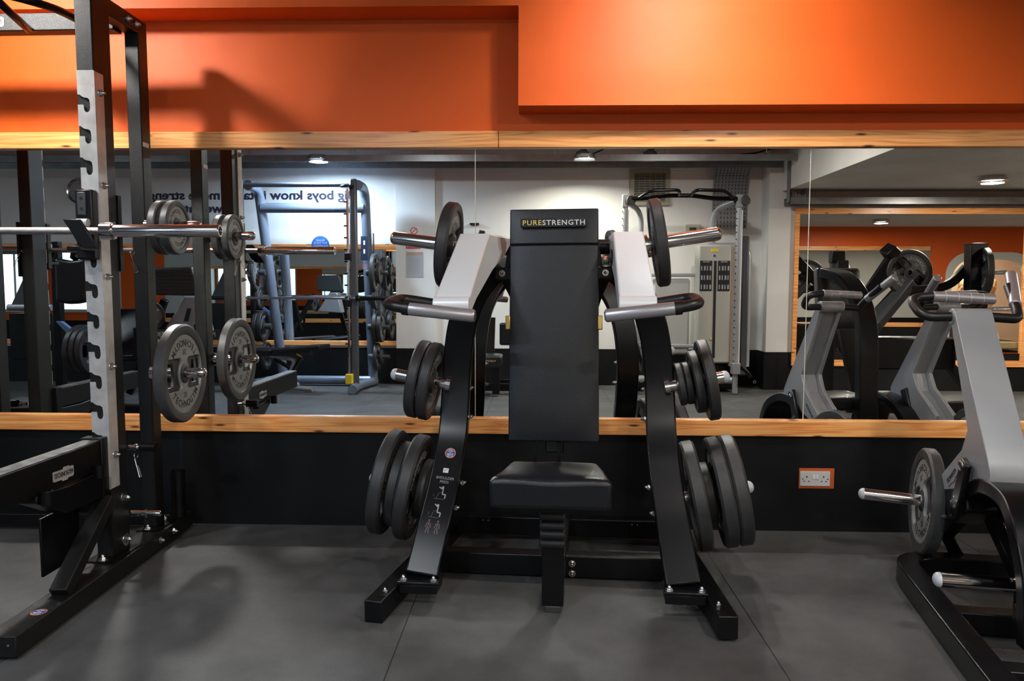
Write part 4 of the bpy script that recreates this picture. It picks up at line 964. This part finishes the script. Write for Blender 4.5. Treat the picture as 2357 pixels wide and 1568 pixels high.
# blue round sticker on the rail of the back mirror
bs = thing('round_sticker', 'round blue notice stuck over the back wall rail', 'sticker', (-2.62, YB + .03, 1.70)); obj('disc', G().disc((-2.625, YB + .031, 1.70), (0, 1, 0), .11, .002, 36), BLUE, bs)
g = G()
for i, s in enumerate(['PLEASE', 'PUT YOUR', 'EQUIPMENT', 'AWAY']):
    me = text_mesh(s, .034, 'CENTER', .0003); g.add(me, frame((-2.625, YB + .0345, 1.755 - i * .034), (-1, 0, 0), (0, 0, 1))); bpy.data.meshes.remove(me)
obj('lettering', g, WINK, bs, flat=True)
# banner under the far mirror, seen between the rack posts
bn = thing('wall_banner', 'dark banner with pale capitals low on the back mirror', 'banner', (-4.9, YB + .04, .60)); obj('panel', G().bb(-6.2, -3.9, YB + .012, YB + .016, .532, .66), mat('banner_black', (.02, .02, .022), .5), bn)
lettering('lettering', 'PLEASE RETURN WEIGHTS AFTER USE', .085, (-3.95, YB + .017, .596), (-1, 0, 0), (0, 0, 1), mat('banner_ink', (.55, .50, .36), .5), bn, align='LEFT', sx=.9)
# cable tray with hangers, bend and drop
def tray(name, pts, wdt, depth, side, label):
    """perforated channel: base and two flanges, with rows of slots as dark inlays"""
    t = thing(name, label, 'cable tray', pts[0]); P_ = [V(p) for p in pts]
    g = G().sweep(P_, wdt, .004, side=side); obj('channel_base', g, GALVT, t)
    sd = V(side).normalized(); tt = (P_[1] - P_[0]).normalized(); up = sd.cross(tt).normalized()
    for q in (-1, 1): g = G().sweep([p + sd * q * wdt / 2 + up * depth / 2 for p in P_], .004, depth, side=side); obj('flange', g, GALV, t)
    return t
def galv_perf():
    m, t, b = newmat('perforated_steel'); N = t.nodes; Lk = t.links; g = N.new('ShaderNodeNewGeometry'); sp = N.new('ShaderNodeSeparateXYZ'); Lk.new(g.outputs['Position'], sp.inputs[0])
    def pp(o, per, wd, off=0):
        a = N.new('ShaderNodeMath'); a.operation = 'ADD'; a.inputs[1].default_value = off; Lk.new(o, a.inputs[0])
        p = N.new('ShaderNodeMath'); p.operation = 'PINGPONG'; p.inputs[1].default_value = per / 2; Lk.new(a.outputs[0], p.inputs[0]); l = N.new('ShaderNodeMath'); l.operation = 'LESS_THAN'; l.inputs[1].default_value = wd; Lk.new(p.outputs[0], l.inputs[0]); return l
    yz = N.new('ShaderNodeMath'); yz.operation = 'ADD'; Lk.new(sp.outputs[1], yz.inputs[0]); Lk.new(sp.outputs[2], yz.inputs[1])
    a = pp(sp.outputs[0], .040, .0045); c = pp(yz.outputs[0], .05, .014)
    mm = N.new('ShaderNodeMath'); mm.operation = 'MULTIPLY'; Lk.new(a.outputs[0], mm.inputs[0]); Lk.new(c.outputs[0], mm.inputs[1])
    mx = N.new('ShaderNodeMix'); mx.data_type = 'RGBA'; mx.inputs['A'].default_value = (.22, .22, .225, 1); mx.inputs['B'].default_value = (.012, .012, .012, 1); Lk.new(mm.outputs[0], mx.inputs['Factor']); Lk.new(mx.outputs['Result'], b.inputs['Base Color'])
    b.inputs['Metallic'].default_value = .4; b.inputs['Roughness'].default_value = .45; return m
GALVT = galv_perf()
tray('cable_tray', [(-8.5, -5.05, 2.652), (3.0, -5.05, 2.652)], .49, .07, (0, 1, 0), 'long perforated cable tray hanging along the back wall')
tp = [(2.30, -5.28, 2.625), (2.30, -5.38, 2.60), (2.30, -5.475, 2.50), (2.30, -5.52, 2.36), (2.30, -5.53, 2.2), (2.30, -5.53, 1.90)]
tray('cable_tray', spline(tp, 4), .40, .02, (1, 0, 0), 'wide perforated tray curving down the back wall by the pulley machine')
tray('cable_tray', [(2.93, -5.12, 2.68), (2.93, -5.12, 2.16)], .18, .10, (1, 0, 0), 'short upright piece of perforated tray at the wall corner')
tray('cable_tray', [(2.86, -5.16, 2.215), (9.5, -5.16, 2.215)], .22, .075, (0, 1, 0), 'perforated cable tray under the low ceiling over the framed mirror')
for i, x in enumerate((-3.3, -3.18, -2.06, -2.0, .2, 1.4, 2.5)):
    tag(obj('hanger_rod', G().tube([(x, -4.78, 2.66), (x, -4.78, HC)], .006, 8), GALV), 'thin threaded rod holding up the long cable tray', 'hanger rod', 'hanger rods of the cable tray')
def cable(pts, label): tag(obj('ceiling_cable', G().tube(spline(pts, 6), .008, 8), BLACK), label, 'cable', 'loose black cables over the tray')
cable([(2.3, -5.1, 2.70), (2.5, -5.08, 2.72), (2.75, -5.1, 2.80), (2.8, -5.1, 2.85)], 'loose black cable rising from the cable tray to the ceiling')
cable([(2.4, -5.14, 2.70), (2.62, -5.12, 2.76), (2.7, -5.12, 2.85)], 'loose black cable rising from the cable tray to the ceiling')
cable([(.62, -5.1, 2.70), (.78, -5.1, 2.78), (.70, -5.1, 2.85)], 'loose black cable rising from the cable tray to the ceiling')
# projector-like heads above the tray
for x, lb in ((.53, 'small dark lamp driver on the tray above the bright lamp'), (1.30, 'grey lamp housing on top of the cable tray near the fan grille')):
    t = thing('lamp_housing', lb, 'lamp housing', (x, -5.2, 2.68)); g = G().lathe([(.10, 0), (.075, .10), (.04, .12)], (x, -5.2, 2.645), (0, 0, 1), 24); obj('body', g, GALV, t); g = G().box((x + .01, -5.2, 2.775), (.07, .07, .03)); obj('top_block', g, DKGREY, t)

# smith machine against the back wall
sm = thing('smith_machine', 'tall blue grey smith machine with guide rods and storage pegs', 'exercise machine', (-2.6, -5.1, 0))
RL, RR = -3.24, -2.0
for x, lx in ((-3.24, -3.06), (-1.995, -1.965)):
    L_ = fillet([(x + .0, -4.86, 2.33), (x, -5.20, 2.33), (lx, -5.44, .06)], .22, 8)
    obj('bent_leg', G().tube(L_, .057, 20), BLUEGREY, sm)
for x in (-3.33, -2.045):
    obj('guide_post', G().sweep([(x, -4.85, .03), (x, -4.85, 2.40)], .085, .06), mat('grey_post', (.10, .105, .115), .35, metal=.3), sm, bevel=.02)
    rd = obj('guide_rod', G().tube([(x + .0 - .055, -4.80, .20), (x - .055, -4.80, 2.28)], .0155, 14), CHROME, sm)
    for k in range(14): obj('hook_stud', G().tube([(x - .055, -4.79, .42 + k * .132), (x - .095, -4.79, .42 + k * .132)], .009, 8), BLACK, sm)
    obj('rod_cap', G().disc((x - .055, -4.80, 2.29), (0, 0, 1), .075, .03, 24), BLACK, sm, bevel=.008)
    obj('stopper', G().bb(x - .095, x - .015, -4.84, -4.76, .10, .21), YELP, sm, bevel=.006, label='yellow stopper')
    obj('foot', G().tube(fillet([(x + .02, -4.62, .055), (x, -5.0, .055), (x + (.1 if x < -3 else .1), -5.42, .055)], .2, 6), .052, 18), BLUEGREY, sm)
obj('top_bar', G().tube([(-3.35, -4.87, 2.335), (-2.08, -4.87, 2.335)], .027, 16), BLUEGREY, sm)
obj('cross_bar', G().tube([(-3.21, -5.20, 2.11), (-2.0, -5.20, 2.11)], .058, 20), BLUEGREY, sm)
obj('rear_floor_bar', G().tube([(-3.08, -5.38, .07), (-1.98, -5.38, .07)], .05, 16), BLUEGREY, sm)
b_ = obj('guided_bar', G().tube([(-3.75, -4.80, 1.066), (-1.72, -4.80, 1.066)], .0145, 14), CHROME, sm)
for s, xx in ((1, -2.045), (-1, -3.33)):
    obj('sleeve', G().tube([(xx + s * .03, -4.80, 1.066), (xx + s * .06, -4.80, 1.066), (xx + s * .07, -4.80, 1.066), (xx + s * .40, -4.80, 1.066)], [.035, .035, .025, .025], 18), BLACK, b_)
    for z in (1.10, 1.62): obj('carriage', G().bb(xx - .09, xx - .02, -4.83, -4.77, z - .16 + .03, z - .05 + .0), BLACK, b_, bevel=.005)
pan = obj('instruction_panel', G().box((-1.905, -5.24, 1.66), (.004, .075, .32)), DKGREY, sm)
pan = obj('instruction_panel', G().bb(-2.035, -1.955, -5.186 + .03, -5.182 + .03, 1.50, 1.78), mat('navy_print', (.01, .02, .05), .5), sm)
for z in (1.58, 1.68): obj('pictogram', G().bb(-2.005, -1.985, -5.152, -5.150, z, z + .05), WINK, pan)
sticker(V((-1.99, -5.165, 1.43)), (-1, 0, 0), (0, 0, 1), .03, sm, WIPE)
for s, base in ((1, -1.94), (-1, -3.24)):
    for z, kinds in ((1.36, ('20', '5')), (1.06, ('5',)), (.72, ('15', '15')), (.36, ('10', '2'))):
        ax = V((s, 0, 0)); y = -5.22 - (1.4 - z) * .10
        b0 = V((base + (0 if s > 0 else (1.4 - z) * .06), y, z))
        obj('storage_peg', G().tube([b0 - ax * .05, b0 + ax * .01, b0 + ax * .011, b0 + ax * .20], [.036, .036, .024, .024], 16), DKGREY, sm)
        d = .05
        for j, kd in enumerate(kinds):
            zz = {1.36: 'top', 1.06: 'second', .72: 'third', .36: 'lowest'}[z]; sd = 'near the pillar' if s > 0 else 'towards the bench'
            plate(kd, b0 + ax * d, ax, '%s plate on the %s peg of the smith machine, %s' % (('inner' if j == 0 else 'outer') if len(kinds) > 1 else 'only', zz, sd), spin=z, group='plates on the smith machine')
            d += .055
# flat bench in front of it
bc = thing('adjustable_bench', 'black padded adjustable bench with silver legs before the smith machine', 'bench', (-2.85, -4.8, 0))
BT2 = M.Translation((-2.86, -4.85, .47)) @ M.Rotation(math.radians(14), 4, 'Z')
def bpad(x0, x1, hw, z0, tilt):
    def f(u, v, top):
        x = x0 + (x1 - x0) * u; y = (v * 2 - 1) * hw; e = (1 - abs(u * 2 - 1) ** 5) * (1 - abs(v * 2 - 1) ** 5)
        return V((x, y, z0 + tilt * (x - x0) + (.05 + .008 * e if top else 0)))
    g = pad_mesh(12, 8, f); g.M = BT2; return g
obj('back_pad', bpad(-.08, .52, .13, -.03, .10), VINYL, bc, bevel=.012, seg=2)
obj('seat_pad', bpad(-.40, -.10, .13, -.03, -.02), VINYL, bc, bevel=.012, seg=2)
g = G(BT2).sweep([(-.30, 0, -.05), (.35, 0, -.02)], .06, .05, side=(0, 1, 0)); obj('spine', g, DKGREY, bc, bevel=.004)
g = G(BT2).tube(fillet([(-.18, 0, -.06), (.16, 0, -.10), (-.02, 0, -.43)], .08, 6), .03, 16); obj('leg', g, GREYP, bc)
g = G(BT2).tube([(.06, 0, -.42), (.36, 0, -.43)], .03, 16); obj('leg', g, GREYP, bc)
g = G(BT2).tube([(-.02, -.30, -.435), (-.02, .20, -.435)], .035, 16); obj('foot_bar', g, GREYP, bc)
g = G(BT2).sweep([(.24, .0, -.05), (.12, .0, -.22), (-.12, .0, -.10)], .05, .03, side=(0, 1, 0)); obj('linkage', g, BLACK, bc, bevel=.003)
g = G(BT2).tube([(.20, .06, -.03), (.26, .06, -.06)], .010, 10); obj('knob', g, YELP, bc)

# pulley machine with two columns
pm = thing('cable_pulley_machine', 'silver dual pulley machine with two columns and a shrouded weight tower', 'exercise machine', (1.7, -5.0, 0))
for x in (.985, 2.235):
    o_ = obj('column', G().tube([(x, -4.84, .02), (x, -4.84, 2.13)], .030, 20), GREYP, pm)
    obj('scale_strip', G().bb(x + .020, x + .040, -4.835, -4.83, .25, 2.05), WINK, o_)
    g = G()
    for k in range(24): g.bb(x - .036, x - .026, -4.82, -4.815, .3 + k * .075, .312 + k * .075)
    obj('hole', g, BLACK, o_)
    obj('column_cap', G().bb(x - .034, x + .034, -4.88, -4.80, 2.08, 2.22), GREYP, pm, bevel=.006)
    obj('pulley_cover', G().disc((x + .05, -4.80, 2.15), (.4, 1, 0), .055, .03, 24), DKGREY, pm, bevel=.006)
    cr = obj('carriage', G().bb(x - .045, x + .045, -4.89, -4.79, .235, .36), GREYP, pm, bevel=.006)
    obj('pulley_arm', G().sweep([(x + .03, -4.82, .33), (x + .11, -4.80, .27), (x + .16, -4.79, .20)], .05, .04, side=(0, 1, 0)), BLACK, cr, bevel=.01)
    g = G().lathe([(.010, -.003), (.018, -.003), (.018, .003), (.010, .003)], (x + .20, -4.78, .155), (0, 1, 0), 20, closed=True); obj('cable_ring', g, ZINC, cr)
# curved frame
obj('frame_tube', G().tube(fillet([(2.20, -4.86, 2.15), (2.02, -5.10, 2.08), (2.00, -5.30, .5)], .16, 8), .038, 18), GREYP, pm)
obj('frame_tube', G().tube(fillet([(.99, -4.86, 2.15), (1.20, -5.10, 2.06), (1.20, -5.30, .5)], .16, 8), .030, 18), GREYP, pm)
obj('frame_tube', G().tube(fillet([(2.40, -5.05, .3), (2.40, -5.05, 1.66), (1.95, -5.05, 1.66)], .14, 8), .045, 16), GREYP, pm)
hb = obj('pull_up_bar', G().tube(fillet([(1.0, -4.80, 2.17), (1.2, -4.78, 2.17), (1.45, -4.76, 2.20), (1.70, -4.76, 2.20), (1.95, -4.78, 2.17), (2.20, -4.80, 2.17)], .05, 4), .024, 16), GLOSSB, pm)
for s, x in ((1, 1.12), (-1, 2.13)):
    obj('bent_handle', G().tube(fillet([(x, -4.70, 2.17), (x + s * .10, -4.62, 2.235), (x + s * .42, -4.62, 2.245), (x + s * .44, -4.75, 2.20)], .06, 5), .018, 12), GLOSSB, hb)
tw = obj('tower_shroud', G().bb(1.83, 2.20, -5.20, -4.98, .34, 1.68), mat('beige_shroud', (.42, .41, .36), .4), pm, bevel=.02)
obj('side_panel', G().bb(2.20, 2.30, -5.22, -5.0, .30, 1.66), mat('brown_side', (.30, .24, .19), .4), tw, bevel=.01)
obj('dark_shroud', G().bb(2.31, 2.40, -5.20, -4.98, .20, 1.78), DKGREY, tw, bevel=.02)
obj('slot', G().bb(2.005, 2.035, -4.985, -4.975, .40, 1.50), INK, tw)
obj('weight_pin', G().disc((1.985, -4.975, .62), (0, 1, 0), .012, .012, 12), YELP, tw)
for x0, x1 in ((1.85, 1.985), (2.05, 2.185)):
    pc = obj('exercise_chart', G().bb(x0, x1, -4.979, -4.975, 1.16, 1.50), INK, tw, label='black exercise chart')
    g = G()
    for r_ in range(3):
        for c_ in range(4):
            w__ = .012 + .006 * ((r_ + c_) % 2); xx = x0 + .012 + c_ * .032; g.bb(xx, xx + w__, -4.9748, -4.974, 1.18 + r_ * .105, 1.23 + r_ * .105)
    obj('pictogram', g, GREYINK, pc)
    lettering('lettering', 'EXERCISES', .016, ((x0 + x1) / 2, -4.974, 1.487), (-1, 0, 0), (0, 0, 1), WINK, pc)
obj('yellow_label', G().bb(1.97, 2.05, -4.979, -4.975, 1.60, 1.63), YELP, tw)
obj('round_label', G().disc((2.01, -4.979, 1.555), (0, 1, 0), .014, .003, 16), NAVY, tw)
g = G().bb(1.10, 1.85, -5.17, -5.13, 1.32, 1.36); obj('rail', g, GREYP, pm, bevel=.01)
g = G().bb(1.10, 1.85, -5.17, -5.13, .50, .54); obj('rail', g, GREYP, pm, bevel=.01)
obj('side_shroud', G().bb(1.35, 1.78, -5.30, -5.15, .42, 1.30), mat('pale_shroud', (.40, .40, .38), .4), pm, bevel=.03)
obj('base', G().bb(1.05, 2.30, -5.30, -5.05, .03, .32), BLACK, pm, bevel=.02)
obj('base_tube', G().tube([(2.22, -4.86, .16), (1.75, -5.2, .14)], .04, 16), GREYP, pm)
obj('base_tube', G().tube([(1.0, -4.86, .16), (1.4, -5.2, .14)], .04, 16), GREYP, pm)

# leg press seen between the rack posts: ribbed foot plate on a silver carriage
lg = thing('leg_press_machine', 'silver leg press with a black ribbed foot plate, seen behind the rack', 'exercise machine', (-3.2, -3.1, 0))
g = G().sweep([(-3.42, -3.05, 1.36), (-3.42, -3.05, 1.35)], .1, .1)
fpv = [rf(352, 618, -3.0), rf(440, 616, -3.0), rf(462, 682, -3.0), rf(358, 680, -3.0)]
def quad_slab(vs, off):
    g = G(); A = [g.bm.verts.new(v) for v in vs]; B = [g.bm.verts.new(v + V(off)) for v in vs]
    g.bm.faces.new(A); g.bm.faces.new(B[::-1])
    for i in range(4): g.bm.faces.new((A[i], A[(i + 1) % 4], B[(i + 1) % 4], B[i]))
    return g
pl_ = obj('foot_plate', quad_slab(fpv, (0, -.05, .01)), mat('ribbed_black', (.035, .038, .04), .5), lg, bevel=.012)
g = G()
for k in range(7):
    f = .12 + k * .125; a = fpv[0].lerp(fpv[3], f); b = fpv[1].lerp(fpv[2], f); g.beam(a.lerp(b, .04) + V((0, .003, 0)), a.lerp(b, .47) + V((0, .003, 0)), .008, .006, side=(0, 1, 0)); g.beam(a.lerp(b, .53) + V((0, .003, 0)), a.lerp(b, .96) + V((0, .003, 0)), .008, .006, side=(0, 1, 0))
obj('tread_ribs', g, DKGREY, pl_)
fr_ = [rf(425, 684, -3.05), rf(455, 684, -3.05), rf(474, 765, -3.05), rf(378, 758, -3.05)]
cg = obj('carriage', quad_slab(fr_, (0, -.20, 0)), GREYP, lg, bevel=.015)
obj('label_strip', quad_slab([rf(431, 710, -3.03), rf(439, 710, -3.03), rf(433, 740, -3.03), rf(423, 740, -3.03)], (0, -.012, 0)), INK, cg)
obj('rail', G().sweep([rf(470, 900, -2.9), rf(452, 690, -3.15)], .06, .06), BLACK, lg, bevel=.004)
obj('rail', G().sweep([rf(300, 905, -3.4), rf(380, 690, -3.2)], .06, .06), BLACK, lg, bevel=.004)
obj('base_beam', G().sweep([(-4.3, -3.2, .06), (-2.95, -3.0, .06)], .1, .1, side=(0, 1, 0)), BLACK, lg, bevel=.005)
def lpad(u, v, top):
    x = -4.0 + u * .40; z = .50 + v * .48; e = (1 - abs(u * 2 - 1) ** 5) * (1 - abs(v * 2 - 1) ** 5); return V((x, -3.5 + (.05 + .02 * e if top else -.03) + .3 * (1 - v), z))
obj('back_pad', pad_mesh(10, 10, lpad), VINYL, lg, bevel=.015)
obj('side_handle', G().tube(fillet([(-3.80, -3.05, .56), (-3.62, -3.05, .56), (-3.62, -3.05, .82)], .04, 5), .016, 12), BLACK, lg)
plate('5', (-3.45, -3.0, .93), (.8, .6, 0), 'small plate on the leg press behind the rack', group='plates on the leg press')
# dark machine with a hanging black pad and a column of plates, further left
pk = thing('abductor_machine', 'dark machine with a hanging black pad, behind the rack in the mirror', 'exercise machine', (-4.4, -3.2, 0))
def hpad(u, v, top):
    p = rf(133 + 74 * u - 6 * (1 - v) * (u - .5), 694 - 100 * v + 6 * math.sin(u * PI), -3.0); return p + V((0, .06 if top else -.06, 0))
obj('hanging_pad', pad_mesh(10, 10, hpad), VINYL, pk, bevel=.03, seg=3)
obj('pad_arm', G().sweep([rf(172, 596, -3.0), rf(172, 575, -3.05), rf(240, 560, -3.1)], .06, .05, side=(0, 1, 0)), BLACK, pk, bevel=.004)
obj('upright', G().sweep([(-4.38, -3.15, .03), (-4.38, -3.15, 1.6)], .07, .07), BLACK, pk, bevel=.004)
obj('slanted_shroud', quad_slab([rf(72, 600, -3.3), rf(84, 600, -3.3), rf(100, 705, -3.3), rf(24, 705, -3.3)], (0, -.12, 0)), DKGREY, pk, bevel=.01)
obj('tube', G().tube([rf(20, 708, -3.25), rf(120, 708, -3.25)], .03, 14), GREYP, pk)
obj('weight_housing', quad_slab([rf(20, 722, -3.3), rf(120, 722, -3.3), rf(120, 830, -3.3), rf(26, 830, -3.3)], (0, -.2, 0)), BLACK, pk, bevel=.01)
obj('base', G().bb(-5.0, -4.35, -3.5, -3.1, .02, .12), BLACK, pk, bevel=.01)
obj('blue_lit_board', quad_slab([rf(128, 740, -3.0), rf(140, 740, -3.0), rf(176, 768, -3.0), rf(168, 782, -3.0)], (0, -.05, 0)), mat('blue_light_tint', (.16, .27, .50), .4), pk, bevel=.004, label='board with blue light put into its colour')  # blue lamp light put into the board's colour
for k in range(3): plate('20d', rf(188 + k * 14, 806, -3.0), (1, .1, 0), ['nearest', 'middle', 'farthest'][k] + ' of three big black plates beside the hanging pad', group='plates beside the hanging pad')
# second black machine right behind, with a big plate
dm = thing('lever_row_machine', 'big black lever machine with slanted beams before the framed mirror', 'exercise machine', (3.8, -3.8, 0))
obj('slanted_beam', G().sweep([rf(2042, 572, -3.9), rf(2066, 600, -3.95), rf(2150, 700, -4.0)], .16, .12, side=(1, 0, -1)), BLACK, dm, bevel=.012)
obj('slanted_beam', G().sweep([rf(2050, 600, -3.9), rf(1985, 690, -3.9), rf(1960, 760, -3.8)], .11, .10, side=(1, 0, 1)), BLACK, dm, bevel=.01)
obj('slanted_beam', G().sweep([rf(2092, 650, -3.9), rf(2010, 745, -3.8), rf(1995, 770, -3.8)], .17, .09, side=(1, 0, 1)), DKGREY, dm, bevel=.01)
obj('curved_arm', G().sweep(spline([rf(2080, 668, -3.85), rf(2150, 664, -3.8), rf(2190, 650, -3.75), rf(2225, 615, -3.7)], 5), .06, .08, side=(0, 1, 0)), BLACK, dm, bevel=.006)
obj('post', G().sweep([rf(2252, 862, -3.62), rf(2244, 655, -3.62), rf(2246, 560, -3.62)], .16, .12), GLOSSB, dm, bevel=.008)
obj('peg', G().tube([rf(2262, 628, -3.55), rf(2316, 627, -3.5)], .022, 14), CHROME, dm)
obj('peg', G().tube([rf(2270, 712, -3.55), rf(2350, 711, -3.5)], .022, 14), CHROME, dm)
obj('peg', G().tube([rf(2066, 627, -3.85), rf(2094, 626, -3.97)], .026, 14), DKGREY, dm)
obj('lever_plate', G().sweep([rf(2130, 625, -3.95), rf(2158, 662, -3.95)], .13, .03, side=(0, 1, 0)), BLACK, dm, bevel=.02)
obj('front_post', G().sweep([rf(1937, 600, -3.4), rf(1940, 750, -3.4), (3.02, -3.4, .05)], .10, .08), BLACK, dm, bevel=.006)
obj('lever_box', quad_slab([rf(1916, 578, -3.4), rf(1947, 578, -3.4), rf(1946, 606, -3.4), rf(1915, 606, -3.4)], (0, -.1, 0)), BLACK, dm, bevel=.01)
obj('base_beam', G().sweep([(3.0, -3.7, .06), (4.3, -3.7, .06)], .10, .10, side=(0, 1, 0)), BLACK, dm, bevel=.006)
obj('weight_box', G().bb(3.3, 4.1, -4.05, -3.8, .40, .72), BLACK, dm, bevel=.02)
obj('strut', G().sweep([(3.35, -3.9, .42), (3.15, -3.75, .08)], .08, .08), BLACK, dm, bevel=.006)
obj('strut', G().sweep([(3.75, -3.9, .42), (3.75, -3.75, .08)], .08, .08), BLACK, dm, bevel=.006)
obj('strut', G().sweep([(4.1, -3.9, .42), (4.3, -3.75, .08)], .08, .08), BLACK, dm, bevel=.006)
def dpad(u, v, top):
    p = rf(1888 + 50 * u, 830 - 90 * v, -3.2); return p + V((0, .05 if top else -.05, 0))
plate('20d', rf(2091, 628, -3.88), (0.05, 1, 0), 'big black plate facing the mirror on the lever machine', spin=.7, group='plates on the lever machine')
plate('20d', rf(2264, 626, -3.58), (1, .25, 0), 'big black plate seen edge on beside the tall post of the lever machine', spin=.2, group='plates on the lever machine')
# a second low press between the uprights of the shoulder press
lb = thing('low_bench', 'low black seat with a gold and white name, seen behind the shoulder press', 'bench', (-.40, -4.6, 0))
def lbp(u, v, top):
    x = -.72 + u * .36; y = -4.75 + v * .34; e = (1 - abs(u * 2 - 1) ** 5) * (1 - abs(v * 2 - 1) ** 5); return V((x, y, .455 + .012 * e if top else .33))
obj('seat', pad_mesh(12, 10, lbp), VINYL, lb, bevel=.02, seg=3)
lettering('lettering', 'PURE', .026, (-.425, -4.405, .405), (-1, 0, 0), (0, 0, 1), YELL, lb, align='LEFT', space=1.15)
lettering('lettering', 'STRENGTH', .026, (-.497, -4.405, .405), (-1, 0, 0), (0, 0, 1), WINK, lb, align='LEFT', space=1.15)
obj('seat_post', G().bb(-.47, -.39, -4.62, -4.54, .03, .34), BLACK, lb, bevel=.004)
obj('base_beam', G().sweep([(-.95, -4.75, .08), (.05, -4.75, .08)], .07, .08, side=(0, 1, 0)), BLACK, lb, bevel=.004)
obj('base_beam', G().sweep([(-.95, -5.15, .08), (.05, -5.15, .08)], .07, .08, side=(0, 1, 0)), BLACK, lb, bevel=.004)
obj('upright', G().sweep([(-.52, -4.85, .1), (-.50, -4.95, .85)], .09, .06), BLACK, lb, bevel=.004)
def lbb(u, v, top):
    x = -.40 + u * .3; z = .55 + v * .25; return V((x, -4.78 + (.05 if top else -.03), z))
obj('side_pad', pad_mesh(8, 8, lbb), VINYL, lb, bevel=.02)
# round grab rail low on the floor behind the rack
tag(obj('floor_rail', G().tube(fillet([(-4.6, -1.9, .03), (-4.3, -1.9, .28), (-3.45, -1.7, .33), (-3.35, -1.7, .03)], .12, 6), .02, 14), GREYP), 'low grey bent tube standing on the floor behind the rack', 'floor rail')
# treadmills beyond the arch
def treadmill(x, y, label):
    t = thing('treadmill', label, 'treadmill', (x, y, 0))
    obj('deck', G().bb(x - .35, x + .35, y - .2, y + 1.2, .05, .2), CREAM, t, bevel=.03)
    obj('belt', G().bb(x - .24, x + .24, y - .18, y + 1.1, .2, .205), INK, t)
    for s in (-1, 1): obj('upright', G().sweep([(x + s * .34, y + .9, .15), (x + s * .34, y + 1.05, .9), (x + s * .30, y + .85, 1.25)], .10, .12), CREAM, t, bevel=.02)
    obj('console', G().bb(x - .36, x + .36, y + .80, y + .95, 1.18, 1.38), CREAM, t, bevel=.05)
    obj('motor_cover', G().bb(x - .36, x + .36, y + .95, y + 1.3, .05, .42), DKGREY, t, bevel=.05)
treadmill(7.95, .5, 'cream treadmill beyond the arch, nearer the mirrors'); treadmill(8.85, .5, 'cream treadmill beyond the arch, towards the end wall')
lamp('lamp_light', (8.4, 1.0, 2.35), 160, (1.0, .85, .65), .3)  # added light without a fitting, brightens the room beyond the arch
